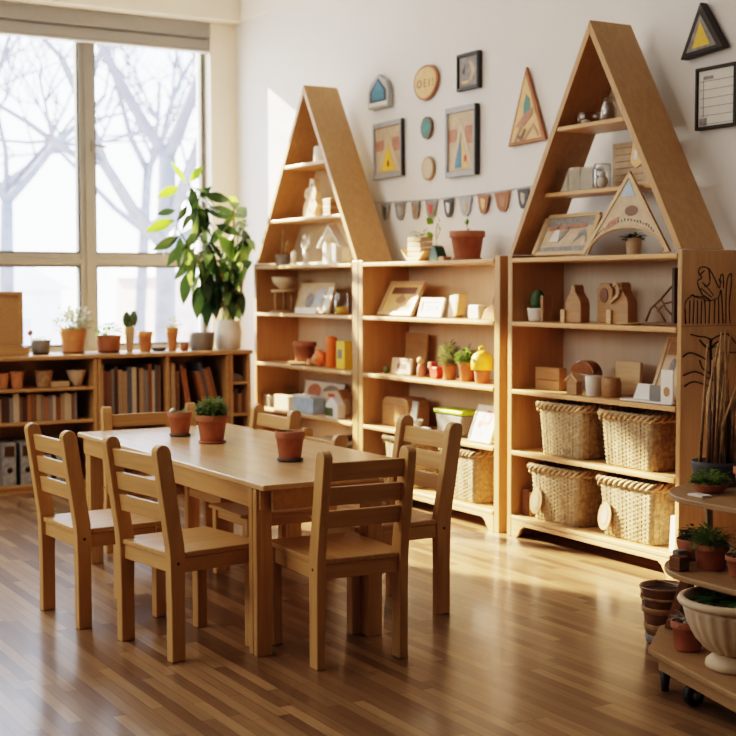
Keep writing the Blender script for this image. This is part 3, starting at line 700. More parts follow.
MB().prism([(-.075, 0), (.075, 0), (.075, .08), (0, .125), (-.075, .08)], 0, .055, 'Y').build('body', 'paper', t, .003); MB().box(-.076, .02, -.0015, 0, .01, .06).build('teal_band', 'leafpale', t)
b = MB().lathe([(.05, 0), (.06, .004), (.10, .045), (.108, .062), (.102, .062), (.09, .04), (.02, .01), (.001, .01)], 26).build('white_bowl', 'white', loc=(1.62, -.19, .105)); tag(b, 'white bowl on the bottom shelf of the window-side bookcase', 'bowl')

# -- middle bookcase, top board
t = thing('wooden_boat_bowl', (2.72, -.17, 1.332), 'curved wooden boat bowl holding a small slatted crate on top of the middle bookcase', 'bowl')
MB().prism([(-.055, 0), (.055, 0), (.12, .055), (.095, .05), (.05, .022), (-.05, .022), (-.095, .05), (-.13, .075)], -.05, .05, 'Y').build('hull', 'light', t, .004)
cb = MB()
for k in range(4): cb.box(-.065, .065, -.04, .04, .025+k*.028, .048+k*.028)
cb.build('slatted_crate', 'light', t, .002)
foliage(t, .135, .03, .03, 18, .04, .018, 'leafbright', 'sprig')
t = thing('round_leaf_plant', (2.885, -.17, 1.332), 'small round-leaved plant with a dark faceted pot on the middle bookcase', 'plant')
MB().prism([(-.03, 0), (.045, 0), (.055, .02), (.025, .075), (.0, .085), (-.035, .03)], -.03, .03, 'Y').build('faceted_pot', 'leafdark', t, .003)
MB().tube([(0, 0, .07), (-.01, 0, .14), (.005, 0, .2)], .003, 6).tube([(0, 0, .12), (.03, 0, .16)], .0025, 6).build('stem', 'stem', t)
lf = MB()
for (a, c, s_) in ((-.03, .20, .05), (.01, .235, .05), (.04, .17, .045), (-.035, .13, .04), (.035, .21, .035)): lf.leaf((a, 0, c), (a*3+.01, -.3, .2), s_, s_*.9, .2, (0, -1, .3))
lf.build('leaves', 'leafbright', t)
bx('wooden_slice', 2.945, 2.995, -.2, -.15, 1.332, .022, 'mid', 'low wooden slice between the round-leaved plant and the big terracotta pot', 'block')
def spr(t, h):
    MB().tube([(0, 0, h*.86), (0, 0, h+.04)], .0022, 5).build('sprout_stem', 'stem', t)
    MB().leaf((0, 0, h+.02), (-.3, -.3, 1), .045, .02).leaf((0, 0, h+.03), (.3, -.2, 1), .04, .018).leaf((.0, 0, h), (.8, 0, .6), .03, .014).build('sprout_leaves', 'leafbright', t)
potted('potted_sprout', 3.162, -.165, 1.332, .092, .142, 'large terracotta pot with a single green sprout on top of the middle bookcase', saucer='rust', extra=spr)
# shelf 1
def cal(t, a, z0, z1, y):
    flat(t, 'dark_band', [(-a+.03, z1-.055), (a-.03, z1-.055), (a-.03, z1-.015), (-a+.03, z1-.015)], y, 'brown')
    flat(t, 'engraved_mark', ell(.0, z0+.075, .05, .022), y, 'mid')
    flat(t, 'engraved_mark', [(-.02, z0+.085), (0, z0+.115), (.02, z0+.085)], y-.0013, 'mid')
frame_stand('engraved_board', 2.36, 2.71, -.235, 1.032, .22, 'light', 'tan', 'wooden framed board with a dark top band leaning on the middle bookcase', 'board', R(28), .022, .02, extra=cal)
def wf(t, a, z0, z1, y):
    flat(t, 'green_view', [(-a*.5, z0+.015), (a*.7, z0+.015), (a*.7, z1-.02), (-a*.5, z1-.02)], y, 'leafpale'); flat(t, 'water_view', [(-a*.5, z0+.015), (a*.7, z0+.015), (a*.6, z0+.035), (-a*.5, z0+.03)], y-.0013, 'paleblue')
frame_stand('small_white_frame', 2.775, 3.00, -.225, 1.032, .108, 'paper', 'paper', 'small white framed landscape beside the engraved board', 'picture frame', R(15), .024, extra=wf)
t = thing('open_card', (3.06, -.18, 1.033), 'open wooden card standing beside the small white frame', 'card')
MB().prism([(-.055, 0), (.005, 0), (.03, .125), (-.03, .115)], -.003, .003, 'Y').build('front_leaf', 'paper', t, .001); MB().prism([(.006, 0), (.03, .02), (.055, .125), (.031, .122)], -.004, .05, 'Y').build('back_leaf', 'light', t, .001)
bx('white_block', 3.25, 3.34, -.22, -.17, 1.032, .07, 'paper', 'small white block at the right of the upper shelf in the middle bookcase', 'block', bev=.006)
tag(MB().prism([(0, 0), (.115, 0), (.115, .125), (.085, .07), (.03, .045)], -.03, .03, 'Y').build('wooden_wedge', 'mid', bevel=.003, loc=(3.355, -.185, 1.032)), 'brown wooden ramp piece at the right end of the upper shelf', 'block')
# shelf 2
bx('brown_board', 2.40, 2.62, -.075, -.06, .710, .225, 'mid', 'tall brown panel standing at the back of the second shelf', 'panel', lean=R(4))
def sf(t, a, z0, z1, y): flat(t, 'dark_picture', [(-a*.55, z0+.016), (a*.55, z0+.016), (a*.55, z1-.016), (-a*.55, z1-.016)], y, 'brown')
frame_stand('cream_picture_frame', 2.485, 2.685, -.215, .710, .092, 'ivory', 'ivory', 'small cream frame with a dark picture in front of the tall brown panel', 'picture frame', R(8), .014, extra=sf)
tag(MB().ball((0, 0, .022), (.019, .019, .022), 14, 10).build('toy_egg', 'leafpale', loc=(2.43, -.21, .7095)), 'tiny pale mint egg left of the small cream frame', 'toy')
t = thing('peg_doll', (2.775, -.2, .710), 'pale wooden peg doll in the middle bookcase', 'doll')
MB().lathe([(.022, 0), (.024, .004), (.02, .05), (.013, .068)], 16).build('body', 'printpink', t); MB().ball((0, 0, .086), .021).build('head', 'light', t)
tag(MB().prism([(-.08, 0), (.08, 0)]+[(.08*math.cos(R(a)), .05+.045*math.sin(R(a))) for a in range(0, 181, 20)], 0, .03, 'Y').build('brown_dome', 'brown', bevel=.003, loc=(2.86, -.12, .710)), 'dark brown wooden dome behind the red bird toy', 'toy')
t = thing('red_bird_toy', (2.945, -.215, .710), 'red-orange wooden bird toy beside the first green potted plant', 'toy')
MB().prism([(-.02, 0), (.035, 0), (.045, .03), (.038, .065), (-.005, .062), (-.02, .085), (-.04, .088), (-.045, .06), (-.03, .03)], -.02, .02, 'Y').build('body', 'red', t, .006); MB().prism([(-.046, .055), (-.03, .055), (-.03, .085), (-.045, .088)], -.0215, .0215, 'Y').build('pale_head', 'light', t, .002)
potted('potted_green_plant', 3.055, -.2, .710, .041, .09, 'brownish pot with a white and green leafy plant, left of a pair', 'rust', leaf=(.042, .12, 240, .036, .014, 'leafpale'), taper=.8)
potted('potted_green_plant', 3.20, -.19, .710, .046, .102, 'terracotta pot with dark green leaves beside the yellow domed toy', leaf=(.042, .08, 220, .034, .015, 'leaf'), taper=.8)
t = thing('yellow_beehive_toy', (3.355, -.205, .710), 'yellow domed toy with a loop handle sitting on a small terracotta pot', 'toy')
MB().lathe([(.030, 0), (.034, .004), (.04, .052), (.042, .056), (.042, .066), (.01, .067)], 20).build('pot', 'terra', t)
MB().lathe([(.052, .068), (.056, .071), (.056, .115), (.045, .145), (.02, .160), (.002, .164)], 24).build('dome', 'yellow', t)
MB().tube([(-.024, 0, .15), (-.026, 0, .175), (-.01, 0, .192), (.01, 0, .192), (.026, 0, .175), (.024, 0, .15)], .005, 8).build('loop_handle', 'yellow', t); MB().prism(ell(0, .118, .009, .009, 10), -.059, -.054, 'Y').build('dot', 'terra2', t)
# shelf 3
t = thing('bread_box', (2.53, -.215, .417), 'rounded brown wooden box on the lower shelf behind a chair', 'box')
MB().prism([(-.14, 0), (.14, 0), (.14, .11), (.125, .15), (.10, .163), (-.10, .163), (-.125, .15), (-.14, .11)], 0, .14, 'Y').build('body', 'mid', t, .006); MB().box(-.10, .10, -.003, 0, .03, .12).build('front_panel', 'mid', t, .001)
t = thing('paper_cup_stack', (2.765, -.235, .417), 'white cup holding folded white paper in the middle bookcase', 'cup')
MB().lathe([(.032, 0), (.035, .003), (.048, .06), (.045, .06), (.03, .008)], 20).build('cup', 'paper', t); MB().prism([(-.04, .062), (.02, .062), (.045, .16), (-.01, .165)], -.004, .004, 'Y').prism([(-.045, .05), (.0, .05), (.0, .11), (-.05, .10)], .012, .018, 'Y').build('folded_paper', 'printgray', t)
t = thing('lidded_tub', (3.08, -.225, .417), 'clear tub with a lime green lid on the lower shelf of the middle bookcase', 'tub')
MB().prism([(-.105, 0), (.105, 0), (.125, .115), (-.125, .115)], 0, .13, 'Y').build('tub_body', 'gray', t, .01); MB().box(-.135, .135, -.008, .138, .116, .138).build('lid', 'lime', t, .008)
bx('tub_divider', 2.87, 2.94, -.26, -.24, .417, .03, 'paleblue', 'small pale blue block in front of the tub', 'block')
def rc(t, a, z0, z1, y):
    flat(t, 'red_circle', ell(.015, z1-.06, .04, .04), y, 'red'); flat(t, 'white_circle', ell(.015, z1-.06, .022, .022), y-.0013, 'paper'); flat(t, 'blue_patch', ell(-.03, z0+.04, .03, .02), y, 'paleblue'); flat(t, 'pink_patch', ell(-.035, z0+.085, .02, .02), y, 'printpink')
frame_stand('picture_card', 3.31, 3.50, -.265, .417, .195, 'paper', 'paper', 'white picture card with a red ring leaning at the shelf end', 'card', R(20), .006, extra=rc)

# -- right bookcase, inside the triangle
t = thing('glass_bowl', (4.165, -.2, 1.913), 'round clear glass bowl on the topmost triangular shelf at the right', 'bowl')
MB().lathe([(.03, 0), (.05, .006), (.06, .03), (.052, .052), (.055, .056)], 24).build('glass_body', 'clear', t); MB().ball((-.01, -.01, .018), (.022, .022, .012)).build('pebble', 'white', t)
t = thing('glass_bottle_jar', (4.298, -.2, 1.913), 'tall glass jar filled with silver beads at the top of the right triangle', 'jar')
MB().lathe([(.03, 0), (.036, .006), (.037, .06), (.028, .085), (.03, .11)], 20).build('glass_body', 'clear', t); MB().lathe([(.03, .004), (.033, .06), (.02, .085), (.001, .09)], 16).build('beads', 'steel', t)
for i, (xa, h, lb) in enumerate(((4.01, .10, 'left'), (4.095, .105, 'middle'), (4.18, .10, 'right'))):
    t = thing('square_glass_box', (xa, -.19, 1.629), lb+' of three clear square glass boxes in the right triangular shelf', 'glass box', 'clear boxes in the right triangle')
    g = MB(); g.box(-.04, .04, -.035, -.033, 0, h); g.box(-.04, .04, .033, .035, 0, h); g.box(-.04, -.038, -.033, .033, 0, h); g.box(.038, .04, -.033, .033, 0, h); g.box(-.038, .038, -.033, .033, 0, .002); g.build('glass_body', 'clear', t)
t = thing('jar_of_shells', (4.262, -.2, 1.629), 'clear jar with white shells beside the glass boxes', 'jar')
MB().lathe([(.034, 0), (.038, .004), (.038, .10), (.034, .108)], 20).build('glass_body', 'clear', t); MB().ball((0, 0, .03), (.025, .025, .028)).ball((.01, -.01, .06), .015).build('shells', 'white', t)
t = thing('printed_board', (4.36, -.09, 1.629), 'pale printed panel with a red leaf standing at the back of the right triangle', 'panel')
MB().box(-.16, .16, 0, .006, 0, .205).build('panel_sheet', 'print', t)
pl_ = MB(); [pl_.box(-.14, .04, -.002, -.0005, .03+k*.03, .034+k*.03) for k in range(6)]; pl_.build('ruled_lines', 'mid', t)
MB().prism([(.03, .19), (.07, .20), (.085, .165), (.065, .135), (.04, .15)], -.003, -.0005, 'Y').build('red_leaf', 'red', t)
t = thing('hanging_ornament', (4.482, -.20, 1.70), 'small five-sided wooden ornament hanging inside the right triangle', 'ornament')
MB().prism([(-.035, .03), (0, 0), (.04, .02), (.03, .10), (-.02, .11)], -.004, .004, 'Y').build('body', 'tan', t, .001); MB().prism([(-.012, .04), (.012, .035), (.01, .075), (-.008, .08)], -.0055, -.0042, 'Y').build('inlay', 'paper', t)
# top board of the right bookcase
def post(t, a, z0, z1, y):
    flat(t, 'sky_band', [(-a, z1-.045), (a, z1-.045), (a, z1), (-a, z1)], y, 'printgray'); flat(t, 'red_band', [(-a+.02, z1-.065), (a-.04, z1-.055), (a-.04, z1-.035), (-a+.02, z1-.045)], y-.0013, 'printpink')
    flat(t, 'dune_shape', [(-a+.05, z0+.05)]+[(-a+.05+.07*(i/6), z0+.05+.085*math.sin(math.pi*i/6)) for i in range(1, 6)]+[(-a+.12, z0+.05)], y-.0013, 'paper')
    flat(t, 'feather_shape', [(-.05, z0+.045), (-.03, z0+.06), (.01, z0+.12), (.0, z0+.13), (-.04, z0+.10)], y-.0013, 'printgray')
    flat(t, 'hut_shape', [(.06, z0+.04), (.09, z0+.10), (.11, z0+.115), (.14, z0+.09), (.155, z0+.04), (.12, z0+.085)], y-.0013, 'printgray')
    flat(t, 'ground_band', [(-a, z0), (a, z0), (a, z0+.028), (-a, z0+.022)], y-.0013, 'printgray')
t = frame_stand('printed_board', 3.86, 4.225, -.275, 1.334, .218, 'light', 'print', 'wooden framed printed board leaning under the right triangle', 'board', R(26), .018, .016, extra=post)
MB().box(-.200, -.172, -.004, .018, .012, .20).build('corner_stile', 'light', t, .003); MB().box(.172, .200, -.004, .018, .012, .20).build('corner_stile', 'light', t, .003)
# triangular arch picture
t = thing('arched_triangle_picture', (4.518, -.300, 1.334), 'triangular wooden picture with an arch cut out below, on the right bookcase', 'picture frame'); t.rotation_euler = (-R(4.5), 0, 0)
W2, Ht = .280, .352; arc = [(.238*math.cos(R(a)), .115*math.sin(R(a))) for a in range(180, -1, -12)]
def half(s):
    pts = [(s*W2*.97, .003), (0, Ht*.95), (0, .115)]+[(s*.238*math.cos(R(a)), .115*math.sin(R(a))) for a in range(84, -1, -12)]
    return pts if s > 0 else pts[::-1]
MB().prism(half(1), .004, .009, 'Y').prism(half(-1), .004, .009, 'Y').build('picture', 'print', t)
for s in (-1, 1):
    MB().prism([(s*W2, .003), (0, Ht), (0, Ht-.03), (s*(W2-.022), .003)], 0, .014, 'Y').build('side_bar', 'light', t, .001)
MB().tube([(x, .006, max(z, .007)) for x, z in arc], .006, 8).build('arch_bar', 'light', t)
MB().prism([(-.045, .245), (.045, .245), (0, .318)], .0022, .0038, 'Y').build('blue_patch', 'paleblue', t); MB().prism([(-.14, .10), (-.05, .135), (-.05, .16), (-.11, .14)], .0022, .0038, 'Y').build('red_patch', 'printpink', t)
MB().prism(ell(.028, .182, .04, .022), .0022, .0038, 'Y').build('dark_oval', 'brown', t)
lt = MB()
for i in range(22):
    a = R(150-110*i/21); x_, z_ = .225*math.cos(a), .142*math.sin(a)
    hgt = rnd.uniform(.006, .013); lt.box(x_-.0018, x_+.0018, .002, .0038, z_-.003, z_+hgt-.003)
    if i % 3 == 0: lt.box(x_-.004, x_+.003, .002, .0038, z_+hgt-.005, z_+hgt-.003)
lt.build('ink_marks', 'framedark', t)
potted('potted_dark_cactus', 4.38, -.12, 1.332, .036, .075, 'small pale pot with a dark plant behind the arched triangle picture', 'ivory', False, .85, leaf=(.035, .03, 50, .03, .02, 'leafdark'))
# shelf 1
def cact(t, h):
    mb = MB()
    mb.lathe([(.02, -.005), (.034, .03), (.032, .065), (.018, .09), (.002, .095)], 20, (0, 0, h*.86), flute=.10, nf=10)
    mb.ball((-.028, 0, h+.03), (.018, .018, .03), 12, 8); mb.ball((.03, .005, h+.035), (.016, .016, .032), 12, 8); mb.build('cactus_body', 'cactus', t)
    sp_ = MB(); [sp_.leaf((.03*math.cos(a), .03*math.sin(a), h+.0+.008*(k % 9)), (math.cos(a), math.sin(a), .5), .014, .002, 0) for k, a in enumerate([i*2.4 for i in range(60)])]; sp_.build('spines', 'leaf', t)
potted('potted_cactus', 3.80, -.2, 1.032, .050, .062, 'spiky dark cactus in a white pot on the right bookcase', 'white', False, .85, extra=cact)
bx('wooden_slat_card', 3.868, 3.885, -.235, -.185, 1.032, .12, 'mid', 'thin wooden card leaning beside the spiky cactus', 'card', bev=.001)
def bell(w_, h, hole=False):
    a = w_/2; p = [(-a, 0), (a, 0), (a, h*.42), (a*.95, h*.54), (a*.78, h*.64), (a*.5, h*.73), (a*.3, h*.82), (a*.27, h*.9), (a*.2, h*.97), (a*.06, h), (-a*.06, h), (-a*.2, h*.97), (-a*.27, h*.9), (-a*.3, h*.82), (-a*.5, h*.73), (-a*.78, h*.64), (-a*.95, h*.54), (-a, h*.42)]
    return p
def bellobj(x, w_, h, y, label, d=.055, hook=False):
    t = thing('bell_shaped_block', (x, y, 1.032), label, 'block', 'bell-shaped wooden blocks'); MB().prism(bell(w_, h), 0, d, 'Y').build('body', 'mid', t, .004)
    MB().box(-w_/2-.018, -w_/2+.012, -.012, -.0005, 0, h*.34).build('side_step', 'light', t, .003)
    if hook: MB().tube([(-.048, -.007, h*.50), (-.03, -.007, h*.58), (-.002, -.007, h*.66), (.012, -.007, h*.80), (.004, -.007, h*.93), (-.016, -.007, h*.98), (-.03, -.007, h*.90)], .0065, 8).build('hook', 'light', t)
bellobj(4.06, .115, .172, -.2, 'left bell-shaped wooden block on the upper shelf of the right bookcase'); bellobj(4.392, .112, .182, -.21, 'right bell-shaped wooden block with a curled hook', hook=True)
t = thing('spoon_board', (4.215, -.145, 1.032), 'upright wooden board with a round spoon shape between two bell blocks', 'board')
MB().prism([(-.05, 0), (.05, 0), (.055, .15), (.03, .178), (-.03, .178), (-.05, .15)], 0, .02, 'Y').build('body', 'mid', t, .004); MB().prism(ell(0, .125, .026, .034), -.004, -.0005, 'Y').build('spoon_recess', 'brown', t)
tag(MB().lathe([(.045, 0), (.06, .003), (.064, .009), (.058, .009), (.04, .006)], 24).build('wooden_dish', 'light', loc=(4.485, -.225, 1.032)), 'flat pale wooden dish on the upper shelf of the right bookcase', 'dish')
bx('dark_tray', 4.55, 4.78, -.23, -.15, 1.032, .010, 'brown', 'thin dark tray under the branch sculpture', 'tray')
t = thing('branch_sculpture', (4.672, -.20, 1.043), 'dark branching wooden sculpture with a tall upright post', 'sculpture')
MB().box(.045, .062, -.01, .01, 0, .23).build('post', 'darkbrown', t, .002)
MB().tube([(-.12, 0, .005), (-.09, 0, .06), (-.03, 0, .10), (.045, 0, .16)], .005, 6).tube([(-.07, 0, .075), (-.03, 0, .04), (.0, 0, .005)], .004, 6).tube([(-.03, 0, .10), (0, 0, .06), (.045, 0, .03)], .004, 6).tube([(-.05, 0, .05), (-.01, 0, .08), (.045, 0, .09)], .004, 6).build('branches', 'brown', t)
# shelf 2
t = thing('wooden_block_box', (3.875, -.2, .710), 'brown wooden box with an engraved line at the left of the second shelf', 'box')
MB().box(-.09, .09, 0, .045, 0, .105).build('body', 'mid', t, .002); MB().box(-.075, .075, -.0015, 0, .045, .05).build('engraved_line', 'brown', t)
t = thing('dome_pavilion', (4.12, -.195, .710), 'wooden pavilion toy with a glossy brown dome on posts', 'toy')
MB().prism([(.085*math.cos(R(a)), .085+.065*math.sin(R(a))) for a in range(0, 181, 12)], 0, .055, 'Y').build('dome', 'amber', t, .004)
for (a, b) in ((-.075, .006), (-.02, .006), (.075, .006), (-.075, .044), (.075, .044)): MB().box(a-.008, a+.008, b-.005, b+.005, 0, .0845).build('post', 'light', t, .001)
t = thing('tiny_wooden_house', (4.135, -.265, .710), 'tiny wooden house in front of the domed pavilion', 'toy')
MB().prism([(-.035, 0), (.035, 0), (.035, .06), (0, .085), (-.035, .06)], 0, .035, 'Y').build('body', 'mid', t, .002); MB().prism([(-.042, .056), (0, .087), (.042, .056), (.042, .064), (0, .096), (-.042, .064)], -.003, .038, 'Y').build('roof', 'light', t)
t = thing('carved_cup', (4.252, -.235, .710), 'white carved cup beside the brown wooden cup', 'cup'); MB().lathe([(.028, 0), (.03, .003), (.036, .085), (.034, .09), (.026, .01)], 24, flute=.04, nf=12).build('body', 'white', t)
t = thing('wooden_cup', (4.335, -.2, .710), 'brown turned wooden cup in front of a square board', 'cup'); MB().lathe([(.036, 0), (.04, .003), (.042, .06), (.036, .085), (.033, .085), (.03, .01)], 24, flute=.02, nf=8).build('body', 'mid', t)
bx('square_board', 4.235, 4.40, -.10, -.085, .710, .15, 'light', 'plain square wooden board at the back behind the cups', 'board', lean=R(3))
def ez(t, a, z0, z1, y):
    flat(t, 'paper_sheet', [(-a+.01, z0+.05), (a-.01, z0+.05), (a-.01, z1-.08), (-a+.01, z1-.08)], y, 'ivory'); flat(t, 'dark_sketch', ell(.0, z0+.13, .018, .04), y-.0013, 'printgray'); flat(t, 'sky_patch', [(-a+.01, z1-.07), (a-.01, z1-.07), (a-.01, z1-.01), (-a+.01, z1-.01)], y, 'mid')
frame_stand('leaning_easel_picture', 4.555, 4.725, -.19, .710, .30, 'light', 'print', 'tall wooden framed sketch leaning at the right end of the second shelf', 'picture frame', R(22), .02, .014, extra=ez)
bx('white_tray', 4.50, 4.815, -.297, -.232, .710, .008, 'paper', 'flat white tray under the white cards', 'tray')
bx('blank_white_card', 4.545, 4.645, -.262, -.257, .719, .07, 'paper', 'blank white card leaning on the white tray', 'card', bev=.0008, lean=R(25))
t = thing('round_print_card', (4.775, -.285, .719), 'white card with a brown dot at the end of the white tray', 'card'); MB().box(-.035, .035, 0, .004, 0, .135).build('body', 'paper', t); MB().prism(ell(0, .045, .018, .02), -.0015, -.0003, 'Y').build('brown_dot', 'mid', t)
bx('gray_clay_slab', 4.655, 4.735, -.272, -.258, .719, .065, 'gray', 'gray slab between the two white cards', 'slab')
# bottom shelf bits
bx('brown_book_block', 3.745, 3.80, -.25, -.17, .105, .125, 'brown', 'brown wooden block at the left end of the bottom shelf', 'block'); bx('thin_wooden_plank', 3.812, 3.826, -.255, -.16, .105, .115, 'mid', 'thin wooden plank beside the brown block on the bottom shelf', 'plank')
bx('white_paper_roll', 4.803, 4.838, -.29, -.24, .105, .15, 'paper', 'white paper sleeve at the right end of the bottom shelf', 'paper', lean=R(3))
LEAVES = [((-0.761, 1.852), (-0.874, 1.985)), ((-0.747, 1.859), (-0.65, 1.97)), ((-0.829, 1.825), (-0.997, 1.751)), ((-0.879, 1.617), (-1.066, 1.539)), ((-0.666, 1.78), (-0.479, 1.748)), ((-0.646, 1.692), (-0.409, 1.654)), ((-0.464, 1.761), (-0.351, 1.765)), ((-0.64, 1.686), (-0.738, 1.513)), ((-0.866, 1.511), (-1.034, 1.421)), ((-0.82, 1.462), (-0.916, 1.329)), ((-0.522, 1.593), (-0.6, 1.445)), ((-0.794, 1.355), (-0.903, 1.241)), ((-0.767, 1.304), (-0.81, 1.083)), ((-0.698, 1.355), (-0.659, 1.114)), ((-0.615, 1.369), (-0.591, 1.036)), ((-0.545, 1.382), (-0.477, 1.138)), ((-0.665, 1.209), (-0.647, 0.935)), ((-0.519, 1.241), (-0.401, 0.969)), ((-0.734, 1.209), (-0.743, 0.987)), ((-0.382, 1.5), (-0.349, 1.176)), ((-0.417, 1.563), (-0.287, 1.644)), ((-0.593, 1.528), (-0.489, 1.357)), ((-0.395, 1.641), (-0.294, 1.721)), ((-0.71, 1.571), (-0.82, 1.418)), ((-0.831, 1.681), (-0.965, 1.653)), ((-0.447, 1.357), (-0.364, 1.112)), ((-0.79, 1.713), (-0.859, 1.605)), ((-0.694, 1.748), (-0.596, 1.846)), ((-0.613, 1.592), (-0.445, 1.524)), ((-0.697, 1.463), (-0.794, 1.317)), ((-0.574, 1.305), (-0.7, 1.165)), ((-0.474, 1.511), (-0.369, 1.358))]
STEMS = [[(-0.5, 0.971), (-0.519, 1.177), (-0.615, 1.382), (-0.676, 1.495)], [(-0.5, 0.971), (-0.546, 1.273), (-0.676, 1.495), (-0.761, 1.852)], [(-0.5, 0.971), (-0.476, 1.241), (-0.459, 1.563), (-0.464, 1.761)], [(-0.5, 0.971), (-0.596, 1.177), (-0.732, 1.368), (-0.866, 1.586)], [(-0.5, 0.971), (-0.42, 1.177), (-0.367, 1.5), (-0.395, 1.641)]]
DRAW = [[(-0.277, 1.046), (-0.283, 1.125), (-0.255, 1.153), (-0.236, 1.156), (-0.239, 1.046)], [(-0.258, 1.046), (-0.257, 1.139)], [(-0.236, 1.156), (-0.207, 1.149), (-0.177, 1.138), (-0.171, 1.045)], [(-0.215, 1.045), (-0.216, 1.138)], [(-0.195, 1.045), (-0.192, 1.138)], [(-0.177, 1.138), (-0.138, 1.138), (-0.099, 1.152), (-0.085, 1.177), (-0.072, 1.043)], [(-0.151, 1.044), (-0.148, 1.138)], [(-0.122, 1.044), (-0.12, 1.141)], [(-0.097, 1.043), (-0.099, 1.148)], [(-0.138, 1.138), (-0.178, 1.152), (-0.207, 1.188), (-0.217, 1.217), (-0.193, 1.231), (-0.213, 1.252), (-0.199, 1.274), (-0.16, 1.27), (-0.13, 1.238), (-0.095, 1.188), (-0.091, 1.238), (-0.076, 1.242), (-0.072, 1.188)], [(-0.198, 1.188), (-0.138, 1.152)], [(-0.188, 1.21), (-0.159, 1.188), (-0.129, 1.159)], [(-0.203, 1.245), (-0.179, 1.26)], [(-0.155, 1.27), (-0.149, 1.21), (-0.178, 1.195)], [(-0.057, 1.043), (-0.055, 1.209), (-0.031, 1.249), (-0.028, 1.209), (-0.039, 1.122), (-0.032, 1.042)], [(-0.1, 1.224), (-0.08, 1.21)], [(-0.281, 1.103), (-0.282, 1.046)], [(-0.255, 1.16), (-0.197, 1.154), (-0.178, 1.158), (-0.148, 1.141)]]
PALM = [[(-0.252, 1.003), (-0.204, 0.993), (-0.175, 0.991), (-0.135, 0.978)], [(-0.135, 0.978), (-0.096, 0.994), (-0.046, 0.999), (0.001, 0.961)], [(-0.135, 0.978), (-0.137, 0.957), (-0.134, 0.895)], [(-0.294, 0.911), (-0.251, 0.928), (-0.183, 0.908)], [(-0.174, 0.958), (-0.144, 0.936)], [(-0.096, 0.971), (-0.135, 0.95)], [(-0.142, 0.977), (-0.141, 0.894), (-0.136, 0.727), (-0.142, 0.576), (-0.133, 0.466)], [(-0.289, 0.915), (-0.256, 0.929), (-0.217, 0.919), (-0.155, 0.894)], [(-0.288, 0.837), (-0.221, 0.851), (-0.148, 0.819)], [(-0.281, 0.791), (-0.232, 0.81), (-0.144, 0.787)], [(-0.2, 0.896), (-0.182, 0.862), (-0.144, 0.84)], [(-0.134, 0.898), (-0.087, 0.922), (0.001, 0.922)], [(-0.13, 0.81), (-0.091, 0.83), (-0.051, 0.845)], [(-0.133, 0.852), (-0.109, 0.876)], [(-0.108, 0.818), (-0.062, 0.82)], [(-0.201, 0.979), (-0.155, 0.944), (-0.11, 0.952)]]
# ------------------------------------------------------------------ things on the worktop below the window
WT = .797; WX = .98
t = thing('wooden_tilt_box', (1.0, -1.955, WT+.001), 'wooden panelled box on a low stepped base at the left end of the worktop', 'box')
MB().box(-.08, .09, -.10, .11, 0, .05).box(-.06, .07, -.10, .085, .051, .062).build('base', 'cabY', t, .004)
MB().box(-.03, .02, -.22, .09, .063, .37).build('panel', 'mid', t, .003)
MB().box(-.035, .03, .068, .094, .063, .375).box(-.035, .03, -.22, .067, .352, .375).build('edge_frame', 'cabY', t, .003)
def wpot(name, y, r, h, label, m, **k): return potted(name, WX, y, WT, r, h, label, m, **k)
def ballplant(t, h):
    MB().tube([(0, -.05, h*.8), (0, -.062, h+.03)], .003, 6).ball((0, -.062, h+.045), .018).build('pink_bud', 'printpink', t)
wpot('potted_pink_bud', -1.745, .060, .078, 'square-looking gray pot with tiny greens and a pink bud by the window', 'gray', lip=False, taper=.8, saucer='darkbrown', leaf=(.05, .03, 50, .025, .012, 'leafpale'), extra=ballplant)
def wfl(t, h):
    mb = MB()
    for i in range(60):
        a = rnd.uniform(0, 6.28); q = rnd.uniform(.02, .115); mb.ball((q*math.cos(a), q*math.sin(a), h+rnd.uniform(.03, .13)), rnd.uniform(.006, .012), 6, 4)
    mb.build('blossoms', 'flower', t)
wpot('potted_white_flowers', -1.545, .082, .145, 'large tan pot of bushy white flowers, biggest pot left of the window mullion', 'terra2', lip=False, taper=.72, saucer='brown', leaf=(.105, .12, 260, .04, .012, 'leafpale'), extra=wfl)
wpot('potted_bright_leaves', -1.322, .078, .10, 'low gray-rimmed brown bowl with bright green leaves beside the white flowers', 'rust', lip=False, taper=.85, saucer='darkbrown', leaf=(.06, .085, 60, .045, .032, 'leafbright'))
def opun(t, h):
    mb = MB(); mb.ball((0, -.018, h+.045), (.016, .028, .05), 12, 8).ball((0, .028, h+.05), (.016, .027, .05), 12, 8).ball((0, .0, h+.01), (.018, .02, .03), 10, 8); mb.build('cactus_pads', 'cactus', t)
wpot('potted_paddle_cactus', -1.187, .033, .155, 'two-lobed paddle cactus in a tall narrow wooden vase by the window', 'light', lip=False, taper=.55, extra=opun)
wpot('terracotta_pot', -1.085, .048, .125, 'empty tan flowerpot between the paddle cactus and the corner plant, by the window', 'terra2', cat='pot')
tag(MB().lathe([(.03, 0), (.042, .004), (.045, .022), (.04, .02), (.01, .008)], 20).build('small_dark_dish', 'darkgray', loc=(WX, -.995, WT+.001)), 'small dark dish on the worktop beside the empty tan flowerpot', 'dish')
wpot('potted_pale_plant', -.905, .040, .145, 'tall small tan pot with pale leaves on the worktop, left of the square gray pot', 'terra2', taper=.6, leaf=(.045, .07, 40, .04, .02, 'leafpale'))
tag(MB().lathe([(.02, 0), (.024, .003), (.026, .05), (.022, .05), (.018, .006)], 18).build('small_brown_cup', 'rust', loc=(WX+.03, -.835, WT+.001)), 'tiny brown cup on the worktop left of the gray pot', 'cup')
wpot('gray_planter', -.705, .085, .112, 'rounded gray planter pot under the hanging leaves of the corner plant', 'gray', lip=False, taper=.84, cat='pot')
